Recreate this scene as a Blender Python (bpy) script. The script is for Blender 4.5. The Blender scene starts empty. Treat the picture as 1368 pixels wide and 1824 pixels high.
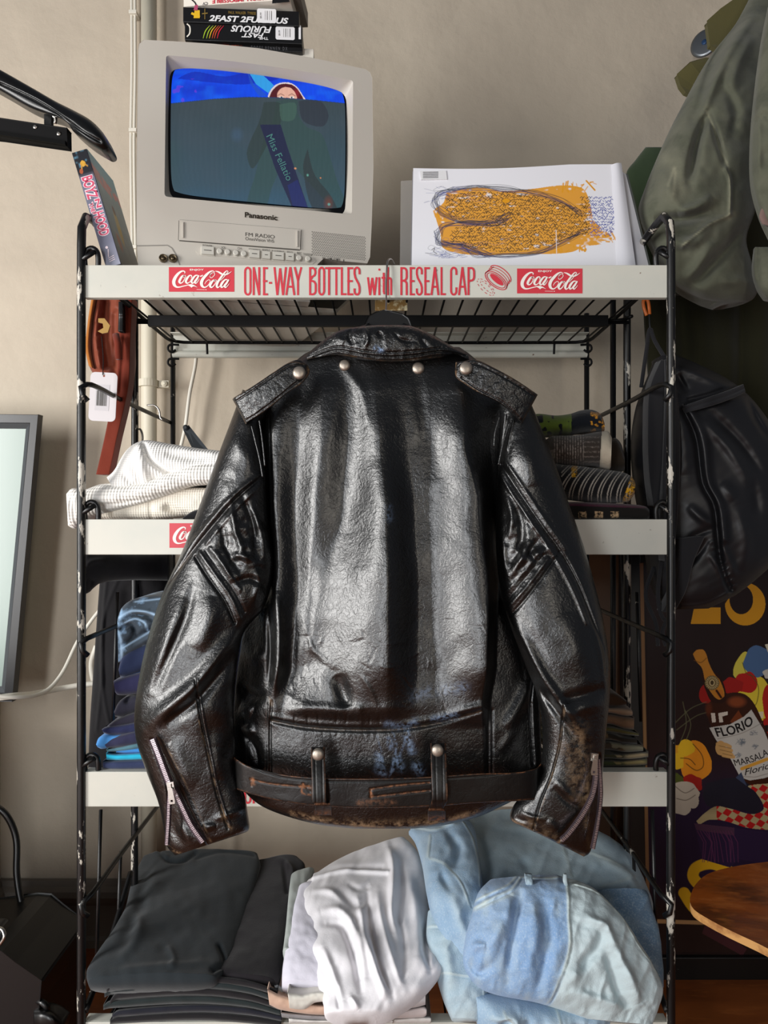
import bpy, math, random
import numpy as np
from mathutils import Vector, Matrix, noise as mnoise
from mathutils.geometry import tessellate_polygon
random.seed(4)
SC = bpy.context.scene
COL = SC.collection
PI = math.pi
# ---------------------------------------------------------------- camera, world, lights, exposure
F, CX, CY, CZ = 1216.0, 684.0, 912.0, 1.02      # focal length and centre in pixels of the 1368x1824 frame; eye height
D0 = 1.06                                       # distance to the front of the display rack
DW = 1.62                                       # distance to the back wall
cam = bpy.data.cameras.new('camera'); camo = bpy.data.objects.new('camera', cam); COL.objects.link(camo)
camo.location = (0, 0, CZ); camo.rotation_euler = (PI/2, 0, 0)
cam.sensor_fit = 'VERTICAL'; cam.sensor_height = 36; cam.lens = F/1824*36; cam.clip_start = .02
SC.camera = camo
SC.view_settings.view_transform = 'Standard'; SC.view_settings.look = 'None'
SC.view_settings.gamma = 1; SC.view_settings.use_curve_mapping = False
SC.view_settings.exposure = 0.0
W = bpy.data.worlds.new('world'); SC.world = W; W.use_nodes = True
W.node_tree.nodes['Background'].inputs[0].default_value = (.80, .86, 1, 1)
W.node_tree.nodes['Background'].inputs[1].default_value = .11
def area(name, loc, aim, sx, sy, power, col):
    l = bpy.data.lights.new(name, 'AREA'); l.shape = 'RECTANGLE'; l.size = sx; l.size_y = sy; l.energy = power; l.color = col
    o = bpy.data.objects.new(name, l); COL.objects.link(o); o.location = loc
    o.rotation_euler = (Vector(aim)-Vector(loc)).to_track_quat('-Z', 'Y').to_euler()
    return o
area('side_window_light', (-2.35, -.45, 1.15), (-.1, 1.4, .7), .8, 1.7, 85, (1, .985, .96))
area('shop_window_light', (-1.05, -1.45, .90), (0.0, 1.2, .85), .36, 1.76, 30, (.96, .98, 1))
area('right_fill_light', (1.0, -2.2, 1.3), (0.4, 1.1, .8), .4, 1.5, 13, (1, .92, .80))  # warm fill added at front right to brighten the right-hand signs
# ---------------------------------------------------------------- helpers
TILT = 0
def P(px, py, d):
    d = d-TILT*min(max((py-640)/830, 0), 1.05)
    return Vector(((px-CX)*d/F, d, CZ-(py-CY)*d/F))
def lin(c): return c/12.92 if c <= .04045 else ((c+.055)/1.055)**2.4
def H(h):
    if not isinstance(h, str): return tuple(h)[:3]
    h = h.lstrip('#'); return tuple(lin(int(h[i:i+2], 16)/255) for i in (0, 2, 4))
def wl(o):
    v = Vector((0, 0, 0))
    while o is not None: v = v+o.location; o = o.parent
    return v
def link(name, me, m, parent=None, loc=None, smooth=True, bev=0, label=None):
    o = bpy.data.objects.new(name, me); COL.objects.link(o)
    if m is not None: me.materials.append(m)
    if parent is not None:
        off = wl(parent); o.parent = parent
    else:
        if loc is None:
            n = len(me.vertices); co = np.empty(n*3); me.vertices.foreach_get('co', co); co = co.reshape(-1, 3)
            loc = ((co[:, 0].min()+co[:, 0].max())/2, (co[:, 1].min()+co[:, 1].max())/2, co[:, 2].min())
        off = Vector(loc); o.location = off
    me.transform(Matrix.Translation(-off))
    if smooth: me.polygons.foreach_set('use_smooth', [True]*len(me.polygons))
    if bev:
        b = o.modifiers.new('bevel', 'BEVEL'); b.width = bev; b.segments = 2; b.limit_method = 'ANGLE'; b.angle_limit = .7
        for p in me.polygons: p.use_smooth = False
    if label: o['label'] = label
    return o
def mesh(name, v, f, m, parent=None, **k):
    me = bpy.data.meshes.new(name); me.from_pydata([tuple(a) for a in v], [], [tuple(a) for a in f]); me.update()
    return link(name, me, m, parent, **k)
def thing(name, label, cat, loc, group=None):
    o = bpy.data.objects.new(name, None); COL.objects.link(o); o.location = loc; o.empty_display_size = .05
    return tag(o, label, cat, group)
def tag(o, label, cat, group=None, kind=None):
    o['label'] = label; o['category'] = cat
    if group: o['group'] = group
    if kind: o['kind'] = kind
    return o
def cat_rom(pts, n):
    """Catmull-Rom through tuples, n samples spread by length."""
    A = np.array(pts, float)
    if len(A) < 3:
        t = np.linspace(0, 1, n)[:, None]; return A[0]*(1-t)+A[-1]*t
    seg = np.linalg.norm(np.diff(A, axis=0), axis=1); cum = np.r_[0, np.cumsum(seg)]
    q = np.linspace(0, cum[-1], n); i = np.clip(np.searchsorted(cum, q, 'right')-1, 0, len(A)-2)
    t = ((q-cum[i])/np.maximum(seg[i], 1e-9))[:, None]
    p1, p2 = A[i], A[i+1]; p0 = A[np.maximum(i-1, 0)]; p3 = A[np.minimum(i+2, len(A)-1)]
    s = seg; sl = s[i][:, None]
    s0 = s[np.maximum(i-1, 0)][:, None]; s2 = s[np.minimum(i+1, len(s)-1)][:, None]
    m1 = (p2-p0)/(sl+s0)*sl; m2 = (p3-p1)/(sl+s2)*sl
    t2, t3 = t*t, t*t*t
    return (2*t3-3*t2+1)*p1+(t3-2*t2+t)*m1+(-2*t3+3*t2)*p2+(t3-t2)*m2
class MB:
    def __init__(s): s.v = []; s.f = []
    def add(s, vs, fs):
        n = len(s.v); s.v += [tuple(a) for a in vs]; s.f += [tuple(i+n for i in f) for f in fs]; return s
    def box(s, a, b, M=None):
        (x0, y0, z0), (x1, y1, z1) = a, b
        vs = [Vector(p) for p in ((x0,y0,z0),(x1,y0,z0),(x1,y1,z0),(x0,y1,z0),(x0,y0,z1),(x1,y0,z1),(x1,y1,z1),(x0,y1,z1))]
        if M is not None: vs = [M @ p for p in vs]
        return s.add(vs, [(0,3,2,1),(4,5,6,7),(0,1,5,4),(1,2,6,5),(2,3,7,6),(3,0,4,7)])
    def tube(s, pts, r, n=10, sm=0, cap=True):
        pts = [Vector(p) for p in pts]
        if sm and len(pts) > 2: pts = [Vector(p) for p in cat_rom([tuple(p) for p in pts], sm)]
        rs = r if hasattr(r, '__len__') else [r]*len(pts)
        if len(rs) != len(pts): rs = np.interp(np.linspace(0, 1, len(pts)), np.linspace(0, 1, len(rs)), rs)
        up = None; rings = []
        for i, p in enumerate(pts):
            d = (pts[min(i+1, len(pts)-1)]-pts[max(i-1, 0)]).normalized()
            if up is None: up = d.orthogonal().normalized()
            up = (up-d*up.dot(d)); up = up.normalized() if up.length > 1e-6 else d.orthogonal().normalized()
            w = d.cross(up)
            rings.append([p+(up*math.cos(2*PI*k/n)+w*math.sin(2*PI*k/n))*rs[i] for k in range(n)])
        vs = [q for g in rings for q in g]
        fs = [(i*n+k, i*n+(k+1) % n, (i+1)*n+(k+1) % n, (i+1)*n+k) for i in range(len(pts)-1) for k in range(n)]
        if cap: fs += [tuple(range(n))[::-1], tuple((len(pts)-1)*n+k for k in range(n))]
        return s.add(vs, fs)
    def prism(s, pts, dz, tr, holes=()):
        """flat outline (u,v) with holes, from w=0 back to w=-dz, mapped by tr(u,v,w)."""
        loops = [list(pts)]+[list(h) for h in holes]
        flat = [p for l in loops for p in l]
        tris = tessellate_polygon([[Vector((p[0], p[1], 0)) for p in l] for l in loops]); n = len(flat)
        vs = [tr(u, v, 0) for u, v in flat]+[tr(u, v, -dz) for u, v in flat]
        fs = [tuple(t) for t in tris]+[(t[2]+n, t[1]+n, t[0]+n) for t in tris]
        o = 0
        for l in loops:
            m = len(l); fs += [(o+i, o+(i+1) % m, o+(i+1) % m+n, o+i+n) for i in range(m)]; o += m
        return s.add(vs, fs)
    def lathe(s, prof, c, axis, n=20):
        axis = Vector(axis).normalized(); a = axis.orthogonal().normalized(); b = axis.cross(a); c = Vector(c)
        vs = [c+axis*h+(a*math.cos(2*PI*k/n)+b*math.sin(2*PI*k/n))*r for r, h in prof for k in range(n)]
        fs = [(i*n+k, i*n+(k+1) % n, (i+1)*n+(k+1) % n, (i+1)*n+k) for i in range(len(prof)-1) for k in range(n)]
        fs += [tuple(range(n))[::-1], tuple((len(prof)-1)*n+k for k in range(n))]
        return s.add(vs, fs)
    def build(s, name, m, parent=None, **k): 
        k.setdefault('smooth', False)
        o = mesh(name, s.v, s.f, m, parent, **k)
        return o
def fixn(o):
    import bmesh
    bm = bmesh.new(); bm.from_mesh(o.data); bmesh.ops.remove_doubles(bm, verts=bm.verts, dist=1e-6)
    bmesh.ops.recalc_face_normals(bm, faces=bm.faces); bm.to_mesh(o.data); bm.free(); return o
class Plane:
    """a flat face standing in the room: origin, x to the right, y up, n towards the viewer side"""
    def __init__(s, o, yaw=0, pitch=0, roll=0):
        s.M = Matrix.Rotation(math.radians(yaw), 3, 'Z') @ Matrix.Rotation(math.radians(pitch), 3, 'X') @ Matrix.Rotation(math.radians(roll), 3, 'Y')
        s.o = Vector(o); s.x = s.M @ Vector((1, 0, 0)); s.y = s.M @ Vector((0, 0, 1)); s.n = s.M @ Vector((0, -1, 0))
    def at(s, u, v, w=0): return s.o+s.x*u+s.y*v+s.n*w
    def uv(s, px, py):
        e = Vector((0, 0, CZ)); d = Vector(((px-CX)/F, 1, -(py-CY)/F))
        t = (s.o-e).dot(s.n)/d.dot(s.n); q = e+d*t-s.o
        return (q.dot(s.x), q.dot(s.y))
    def uvs(s, pts): return [s.uv(*p) for p in pts]
    def box(s, mb, u0, u1, v0, v1, w0, w1):
        vs = [s.at(u, v, w) for w in (w0, w1) for u, v in ((u0, v0), (u1, v0), (u1, v1), (u0, v1))]
        return mb.add(vs, [(0,3,2,1),(4,5,6,7),(0,1,5,4),(1,2,6,5),(2,3,7,6),(3,0,4,7)])
def ribbon(mb, pts, w, tr, z=0.0004, sm=0):
    """flat stroke of width w (or a width per point) along 2D points, mapped by tr(u,v,w)"""
    A = np.array([p[:2] for p in pts], float)
    wd = np.array([p[2] if len(p) > 2 else w for p in pts], float)
    if sm and len(A) > 2:
        B = cat_rom(np.c_[A, wd], sm); A, wd = B[:, :2], np.maximum(B[:, 2], .0)
    T = np.gradient(A, axis=0); T /= np.maximum(np.linalg.norm(T, axis=1), 1e-9)[:, None]; N = np.c_[-T[:, 1], T[:, 0]]
    L = A+N*wd[:, None]/2; R = A-N*wd[:, None]/2; n = len(A)
    mb.add([tr(u, v, z) for u, v in L]+[tr(u, v, z) for u, v in R], [(i, i+1, n+i+1, n+i) for i in range(n-1)])
def text(s, name, m, parent, fn, bold=0, shear=0, label=None):
    """built-in lettering fitted to the unit square and mapped by fn(u,v)"""
    c = bpy.data.curves.new(name, 'FONT'); c.body = s; c.size = 1; c.offset = bold; c.shear = shear; c.resolution_u = 3
    t = bpy.data.objects.new('t', c); COL.objects.link(t); me = bpy.data.meshes.new_from_object(t)
    bpy.data.objects.remove(t); bpy.data.curves.remove(c); me.materials.clear()
    n = len(me.vertices); co = np.empty(n*3); me.vertices.foreach_get('co', co); co = co.reshape(-1, 3)
    a, b = co.min(0), co.max(0)
    q = np.array([tuple(fn((x-a[0])/(b[0]-a[0]), (y-a[1])/(b[1]-a[1]))) for x, y, z in co]); me.vertices.foreach_set('co', q.ravel()); me.name = name
    return link(name, me, m, parent, smooth=False, label=label)
def ptext(s, pl, x0, y0, x1, y1, m, parent, name='lettering', w=.0006, **k):
    """lettering on Plane pl; (x0,y0) bottom left and (x1,y1) top right in picture pixels"""
    a, b = pl.uv(x0, y0), (pl.uv(x1, y1)[0], pl.uv(x0, y1)[1])
    return text(s, name, m, parent, lambda u, v: pl.at(a[0]+(b[0]-a[0])*u, a[1]+(b[1]-a[1])*v, w), **k)
# ---- numpy fields
def vnoise(X, Y, sc, seed=0, ridged=False):
    r = np.random.RandomState(seed).rand(256, 256); r[255] = r[0]; r[:, 255] = r[:, 0]; x = X/sc+1000.3; y = Y/sc+1000.7
    i = np.floor(x).astype(int); j = np.floor(y).astype(int); a = x-i; b = y-j; a = a*a*(3-2*a); b = b*b*(3-2*b)
    i %= 255; j %= 255
    n = (r[i, j]*(1-a)+r[i+1, j]*a)*(1-b)+(r[i, j+1]*(1-a)+r[i+1, j+1]*a)*b
    return 1-np.abs(2*n-1) if ridged else n*2-1
def pdist(X, Y, pts):
    pts = np.array([p[:2] for p in pts], float); seg = np.linalg.norm(np.diff(pts, axis=0), axis=1); L = seg.sum(); c = 0
    best = np.full(X.shape, 1e9); tt = np.zeros(X.shape); sd = np.zeros(X.shape)
    for k in range(len(pts)-1):
        ax, ay = pts[k]; bx, by = pts[k+1]; dx, dy = bx-ax, by-ay
        t = np.clip(((X-ax)*dx+(Y-ay)*dy)/max(dx*dx+dy*dy, 1e-9), 0, 1)
        d = np.hypot(X-ax-t*dx, Y-ay-t*dy); m = d < best
        best = np.where(m, d, best); tt = np.where(m, (c+t*seg[k])/L, tt); sd = np.where(m, np.sign((X-ax)*dy-(Y-ay)*dx), sd); c += seg[k]
    return best, tt, sd
def strokes(X, Y, S):
    """sum of soft strokes (points, width px, amplitude[, fade ends])"""
    out = np.zeros(X.shape)
    for s in S:
        pts = s[0]
        if len(pts) > 2: pts = cat_rom(pts, 4*len(pts))
        d, t, _ = pdist(X, Y, pts); a = s[2]*np.exp(-(d/s[1])**2)
        if len(s) > 3 and s[3]: a = a*np.sin(PI*np.clip(t, .02, .98))**.6
        out += a
    return out
def table(rows):
    """height table: rows of (y, [(x,h),...]) with equal counts, in mm; gives metres"""
    ys = np.array([r[0] for r in rows], float); XX = np.array([[p[0] for p in r[1]] for r in rows], float); HH = np.array([[p[1] for p in r[1]] for r in rows], float)
    def f(X, Y):
        k = np.clip(np.searchsorted(ys, Y, 'right')-1, 0, len(ys)-2); t = np.clip((Y-ys[k])/(ys[k+1]-ys[k]), 0, 1); t = t*t*(3-2*t)
        out = np.zeros(X.shape); n = XX.shape[1]
        xa = XX[k]*(1-t)[..., None]+XX[k+1]*t[..., None]; ha = HH[k]*(1-t)[..., None]+HH[k+1]*t[..., None]
        out[:] = ha[..., 0]
        for i in range(n-1):
            s = np.clip((X-xa[..., i])/np.maximum(xa[..., i+1]-xa[..., i], 1), 0, 1); s2 = .65*s*s*(3-2*s)+.35*s
            out = np.where(X > xa[..., i], ha[..., i]*(1-s2)+ha[..., i+1]*s2, out)
        return out*.001
    return f
def cattr(me, name, arr):
    a = me.color_attributes.new(name, 'FLOAT_COLOR', 'POINT'); q = np.ones((len(me.vertices), 4), np.float32); q[:, :arr.shape[1]] = arr
    a.data.foreach_set('color', q.ravel())
def loft(name, pairs, m, parent=None, d=1.0, T=.03, TB=None, p=2.2, pv=0, nu=40, nv=60, fold=None, wm=None, N=(0, -1, 0), ends=True, **k):
    """a solid between two outlines. pairs: (lx,ly,rx,ry[,depth[,thickness]]) in picture pixels at that depth;
    bulges along N by T in front and TB behind. fold(px,py) adds relief, wm(px,py) wear and mark masks."""
    A = np.array([tuple(q[:4])+((q[4] if len(q) > 4 else d),)+((q[5] if len(q) > 5 else T),) for q in pairs], float)
    A = cat_rom(A, nv)
    A[:, 4] -= TILT*np.clip(((A[:, 1]+A[:, 3])/2-640)/830, 0, 1.05)
    L = A[:, :2]; R = A[:, 2:4]; dd = A[:, 4]; TT = A[:, 5]
    if TB is None: TB = T
    s = np.linspace(-1, 1, nu); s = .55*s+.45*np.sin(s*PI/2)
    prof = (1-np.abs(s)**p)**(1/p); u = (s+1)/2
    tv = np.linspace(-1, 1, nv); pvv = (np.maximum(1-np.abs(tv)**pv, 0))**(1/pv) if pv else np.ones(nv)
    X = L[:, None, 0]*(1-u)+R[:, None, 0]*u; Y = L[:, None, 1]*(1-u)+R[:, None, 1]*u; Dp = np.repeat(dd[:, None], nu, 1)
    base = np.stack([(X-CX)*Dp/F, Dp, CZ-(Y-CY)*Dp/F], -1); Nv = np.array(N, float); Nv /= np.linalg.norm(Nv)
    pf = prof[None, :]*pvv[:, None]
    fo = fold(X, Y)*np.clip(pf*1.8, 0, 1) if fold else 0
    fr = base+Nv*(TT[:, None]*pf+fo)[..., None]
    if Nv[1] < -.99:                       # forward bulge keeps each point on its own line of sight
        q = fr[..., 1]/Dp; fr[..., 0] = base[..., 0]*q; fr[..., 2] = CZ+(base[..., 2]-CZ)*q
    bk = base-Nv*(TB*pf)[..., None]
    V = np.concatenate([fr.reshape(-1, 3), bk[:, 1:-1].reshape(-1, 3)]); n0 = nv*nu
    def b(i, j): return i*nu+j if j in (0, nu-1) else n0+i*(nu-2)+j-1
    Fs = [(i*nu+j, (i+1)*nu+j, (i+1)*nu+j+1, i*nu+j+1) for i in range(nv-1) for j in range(nu-1)]
    Fs += [(b(i, j), b(i, j+1), b(i+1, j+1), b(i+1, j)) for i in range(nv-1) for j in range(nu-1)]
    if ends:
        for i, rv in ((0, 0), (nv-1, 1)):
            for j in range(nu-1):
                q = [i*nu+j, i*nu+j+1, b(i, j+1), b(i, j)]
                q = [x for n_, x in enumerate(q) if x not in q[:n_]]
                if len(q) > 2: Fs.append(tuple(q[::-1] if rv else q))
    me = bpy.data.meshes.new(name); me.from_pydata(V.tolist(), [], Fs); me.update()
    if wm:
        XX = np.concatenate([X.ravel(), X[:, 1:-1].ravel()]); YY = np.concatenate([Y.ravel(), Y[:, 1:-1].ravel()])
        w = wm(XX, YY); w = w if isinstance(w, tuple) else (w, np.zeros_like(w))
        cattr(me, 'wm', np.stack([np.clip(w[0], 0, 1), np.clip(w[1], 0, 1), np.zeros_like(w[0])], 1))
    return link(name, me, m, parent, **k)
class Canvas:
    """a grid of colours for printed pictures; coordinates in picture pixels"""
    def __init__(s, x0, y0, x1, y1, w, h, col):
        s.X, s.Y = np.meshgrid(np.linspace(x0, x1, w), np.linspace(y0, y1, h)); s.w, s.h = w, h; s.c = np.zeros((h, w, 3)); s.c[:] = H(col)
    def mix(s, m, col, a=1):
        m = np.clip(m*a, 0, 1)[..., None]; s.c = s.c*(1-m)+np.array(H(col))*m
    def inside(s, pts):
        m = np.zeros(s.X.shape, bool); n = len(pts)
        for i in range(n):
            x1, y1 = pts[i][:2]; x2, y2 = pts[(i+1) % n][:2]
            if y1 == y2: continue
            m ^= ((y1 > s.Y) != (y2 > s.Y)) & (s.X < (x2-x1)*(s.Y-y1)/(y2-y1)+x1)
        return m
    def poly(s, pts, col, a=1, sm=0):
        if sm: pts = cat_rom(list(pts)+[pts[0]], sm)
        s.mix(s.inside(pts).astype(float), col, a)
    def ell(s, cx, cy, rx, ry, col, a=1, soft=0):
        q = np.hypot((s.X-cx)/rx, (s.Y-cy)/ry); s.mix((q < 1).astype(float) if not soft else np.clip((1-q)/soft, 0, 1), col, a)
    def line(s, pts, w, col, a=1, soft=.5, sm=0):
        if sm: pts = cat_rom(pts, sm)
        P_ = np.array([p[:2] for p in pts]); x0, y0 = P_.min(0)-w*2; x1, y1 = P_.max(0)+w*2
        if getattr(s, 'warped', 0):
            d, t, _ = pdist(s.X, s.Y, pts); s.mix(np.clip((w/2+soft-d)/(2*soft), 0, 1), col, a); return
        cols = np.where((s.X[0] >= x0) & (s.X[0] <= x1))[0]; rows = np.where((s.Y[:, 0] >= y0) & (s.Y[:, 0] <= y1))[0]
        if not len(cols) or not len(rows): return
        sl = (slice(rows[0], rows[-1]+1), slice(cols[0], cols[-1]+1))
        d, t, _ = pdist(s.X[sl], s.Y[sl], pts); m = (np.clip((w/2+soft-d)/(2*soft), 0, 1)*a)[..., None]
        s.c[sl] = s.c[sl]*(1-m)+np.array(H(col))*m
    def build(s, name, fn, m, parent=None, **k):
        V = [tuple(fn(x, y)) for x, y in zip(s.X.ravel(), s.Y.ravel())]; w, h = s.w, s.h
        fs = [(i*w+j, (i+1)*w+j, (i+1)*w+j+1, i*w+j+1) for i in range(h-1) for j in range(w-1)]
        me = bpy.data.meshes.new(name); me.from_pydata(V, [], fs); me.update(); cattr(me, 'paint', s.c.reshape(-1, 3))
        return link(name, me, m, parent, **k)
# ---------------------------------------------------------------- materials
def mat(name, col, rough=.6, metal=0, spec=.5, var=None, bumps=(), wear=None, mark=None, coat=0, sheen=0, emit=None, sscale=(1, 1, 1), alpha=1, trans=0, chips=None, paint=False, rvar=None):
    m = bpy.data.materials.new(name); m.use_nodes = True; nt = m.node_tree; nd, lk = nt.nodes, nt.links; b = nd['Principled BSDF']
    b.inputs['Roughness'].default_value = rough; b.inputs['Metallic'].default_value = metal; b.inputs['Specular IOR Level'].default_value = spec
    b.inputs['Coat Weight'].default_value = coat; b.inputs['Coat Roughness'].default_value = .11
    b.inputs['Sheen Weight'].default_value = sheen; b.inputs['Alpha'].default_value = alpha; b.inputs['Transmission Weight'].default_value = trans
    c = H(col); tc = nd.new('ShaderNodeTexCoord'); mp = nd.new('ShaderNodeMapping'); lk.new(tc.outputs['Object'], mp.inputs[0]); mp.inputs['Scale'].default_value = sscale
    vec = mp.outputs[0]
    def tex(kind, sc, det=3, rg=.5):
        if kind == 'vor':
            t = nd.new('ShaderNodeTexVoronoi'); t.feature = 'DISTANCE_TO_EDGE'; t.inputs['Scale'].default_value = sc; lk.new(vec, t.inputs['Vector']); return t.outputs['Distance']
        if kind == 'wavex' or kind == 'wavez':
            t = nd.new('ShaderNodeTexWave'); t.bands_direction = 'X' if kind == 'wavex' else 'Z'; t.inputs['Scale'].default_value = sc; t.inputs['Distortion'].default_value = .6; lk.new(vec, t.inputs['Vector']); return t.outputs['Fac']
        t = nd.new('ShaderNodeTexNoise'); t.inputs['Scale'].default_value = sc; t.inputs['Detail'].default_value = det; t.inputs['Roughness'].default_value = rg
        lk.new(vec, t.inputs['Vector']); return t.outputs['Fac']
    def ramp(src, lo, hi):
        r = nd.new('ShaderNodeMapRange'); r.inputs[1].default_value = lo; r.inputs[2].default_value = hi; lk.new(src, r.inputs[0]); return r.outputs[0]
    def mixc(fac, a, bb):
        x = nd.new('ShaderNodeMix'); x.data_type = 'RGBA'
        if isinstance(fac, float): x.inputs[0].default_value = fac
        else: lk.new(fac, x.inputs[0])
        for i, q in ((6, a), (7, bb)):
            if isinstance(q, tuple): x.inputs[i].default_value = q+(1,)
            else: lk.new(q, x.inputs[i])
        return x.outputs[2]
    def math_(op, a, bb):
        x = nd.new('ShaderNodeMath'); x.operation = op
        for i, q in ((0, a), (1, bb)):
            if isinstance(q, (int, float)): x.inputs[i].default_value = q
            else: lk.new(q, x.inputs[i])
        return x.outputs[0]
    cur = c
    if paint:
        a = nd.new('ShaderNodeAttribute'); a.attribute_name = 'paint'; cur = a.outputs['Color']
    if var:
        for (c2, sc, lo, hi) in var: cur = mixc(ramp(tex('n', sc, 5, .6), lo, hi), cur, H(c2))
    rsrc = None
    if chips:
        for (c2, sc, lo, hi) in chips: cur = mixc(ramp(tex('n', sc, 6, .65), lo, hi), cur, H(c2))
    if wear or mark:
        a = nd.new('ShaderNodeAttribute'); a.attribute_name = 'wm'; sp = nd.new('ShaderNodeSeparateColor'); lk.new(a.outputs['Color'], sp.inputs[0])
        if wear:
            q = math_('MULTIPLY', sp.outputs[0], ramp(tex('n', wear[1], 6, .7), wear[2], wear[3])); cur = mixc(q, cur, H(wear[0])); rsrc = q
        if mark: cur = mixc(math_('MULTIPLY', sp.outputs[1], ramp(tex('n', 240, 4), .38, .6)), cur, H(mark))
    if isinstance(cur, tuple): b.inputs['Base Color'].default_value = cur+(1,)
    else: lk.new(cur, b.inputs['Base Color'])
    if rsrc is not None:
        r = nd.new('ShaderNodeMapRange'); r.inputs[3].default_value = rough; r.inputs[4].default_value = min(1, rough+.4); lk.new(rsrc, r.inputs[0]); lk.new(r.outputs[0], b.inputs['Roughness'])
    elif rvar:
        r = nd.new('ShaderNodeMapRange'); r.inputs[1].default_value = .3; r.inputs[2].default_value = .7; r.inputs[3].default_value = rvar[1]; r.inputs[4].default_value = rvar[2]
        lk.new(tex('n', rvar[0], 4), r.inputs[0]); lk.new(r.outputs[0], b.inputs['Roughness'])
    if emit:
        if paint: lk.new(cur, b.inputs['Emission Color'])
        else: b.inputs['Emission Color'].default_value = H(col)+(1,)
        b.inputs['Emission Strength'].default_value = emit
    h = None
    for (kind, sc, amp) in bumps:
        src = tex(kind, sc, 4)
        if kind == 'vor': src = ramp(src, 0, .18)
        if kind == 'rid': src = math_('MINIMUM', math_('ABSOLUTE', math_('SUBTRACT', src, .5), 0.0), .09)
        q = math_('MULTIPLY', src, amp); h = q if h is None else math_('ADD', h, q)
    if h is not None:
        bp = nd.new('ShaderNodeBump'); bp.inputs['Distance'].default_value = 1; bp.inputs['Strength'].default_value = 1
        lk.new(h, bp.inputs['Height']); lk.new(bp.outputs[0], b.inputs['Normal'])
    return m
MT = {}
MT['worn'] = mat('worn_enamel', '#0b0b0c', .38, chips=[('#c2bcb0', 46, .565, .585)], bumps=[('n', 60, .0006)], sscale=(1, 1, .3))
MT['black'] = mat('black_enamel', '#0b0b0c', .38, chips=[('#b9b3a8', 34, .66, .70)], bumps=[('n', 60, .0006)])
MT['blackbar'] = mat('black_bar', '#060607', .55, spec=.2)
MT['plastic'] = mat('black_plastic', '#0a0a0b', .32, bumps=[('n', 500, .00006)])
MT['sign'] = mat('white_enamel', '#cbc9be', .38, var=[('#bcbfb7', 5, .4, .7)], chips=[('#6a4a32', 42, .68, .72), ('#8d8a82', 90, .68, .72)], bumps=[('n', 8, .0008)])
MT['signred'] = mat('sign_red', '#c8303f', .45, chips=[('#e2d9cf', 70, .72, .75)])
MT['signwhite'] = mat('sign_white', '#ece6df', .5)
MT['steel'] = mat('steel', '#b8b4ae', .3, 1)
# ================================================================ the room
wallm = mat('plaster', '#c0b4a2', .75, var=[('#b5a998', 2.2, .4, .65)], bumps=[('n', 6, .005), ('n', 22, .0022), ('vor', 3.1, .0012), ('n', 80, .0005), ('n', 250, .0002)])
basem = mat('base_paint', '#675f56', .6, bumps=[('n', 12, .001)])
floorm = mat('floor_wood', '#8d4c20', .4, var=[('#6d3614', 3, .35, .7), ('#a35e2b', 14, .55, .8)], sscale=(1, 5, 1))
def struct(o): o['kind'] = 'structure'; return o
XL = P(24, 0, 1.62).x
def wall_grid(name, x0, x1, z0, z1, y):
    nx, nz = 140, 160; gx = np.linspace(x0, x1, nx); gz = np.linspace(z0, z1, nz); X, Z = np.meshgrid(gx, gz)
    h = vnoise(X, Z, .35, 3)*.003+vnoise(X, Z, .11, 5)*.0012+vnoise(X, Z, .04, 7)*.0005+np.clip(vnoise(X, Z, .09, 9, True)-.9, 0, 1)*.012
    V = np.stack([X, y-h, Z], -1).reshape(-1, 3)
    f = [(i*nx+j, i*nx+j+1, (i+1)*nx+j+1, (i+1)*nx+j) for i in range(nz-1) for j in range(nx-1)]
    return struct(mesh(name, V, f, wallm, loc=((x0+x1)/2, y, z0)))
wall_grid('wall_back', -1.7, 1.9, 0, 2.7, DW)
m = MB(); m.box((-2.2, -3.2, -.05), (2.4, DW+.05, 0)); struct(m.build('floor', floorm))
# moulded skirting on the back wall
prof = [(0, 0), (.022, 0), (.022, .018), (.014, .024), (.014, .095), (.02, .105), (.024, .118), (.02, .13), (.01, .138), (.006, .15), (0, .152)]
def skirting(name, a, b, out):
    m = MB(); a, b, out = Vector(a), Vector(b), Vector(out); n = len(prof)
    vs = [p+out*w+Vector((0, 0, h)) for p in (a, b) for w, h in prof]
    m.add(vs, [(i, i+1, n+i+1, n+i) for i in range(n-1)]); return struct(m.build(name, basem))
skirting('baseboard_back', (-1.7, DW-.003, 0), (1.9, DW-.003, 0), (0, -1, 0))
# low plastered ledge on the left that carries the mirror
m = MB(); m.box((-1.7, .93, 0), (XL-.03, DW+.02, .625)); struct(m.build('trim_1', wallm, bev=.006))
skirting('baseboard_left', (XL-.029, .93, 0), (XL-.029, DW, 0), (1, 0, 0))
cream = mat('pipe_cream', '#cfc8b4', .5, bumps=[('n', 30, .0006)])
m = MB(); x = P(264, 0, 1.57).x; m.tube([(x, 1.575, .153), (x, 1.575, 2.6)], .0175, 20)
t = thing('wall_pipe', 'thick cream painted pipe running up the wall behind the television', 'pipe', (x, 1.575, .153))
m.build('pipe', cream, t, smooth=True)
for zy in (683, 1240):
    m = MB(); c = P(264, zy, 1.572); m.tube([c+Vector((0, 0, -.008)), c+Vector((0, 0, .008))], .0215, 20)
    m.box(c+Vector((.015, .006, -.008)), c+Vector((.045, .02, .008))); m.lathe([(.007, 0), (.007, .004), (.003, .007)], c+Vector((.036, .004, 0)), (0, -1, 0), 12)
    m.build('pipe_bracket', cream, t)
white = mat('cable_white', '#dcd8cc', .45)
m = MB()
for dx in (-3, 3): m.tube([P(237+dx, -40, 1.6), P(238+dx, 120, 1.6), P(236+dx, 260, 1.6), P(239+dx, 480, 1.6), P(240+dx, 800, 1.6)], .0035, 8, 30)
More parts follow.
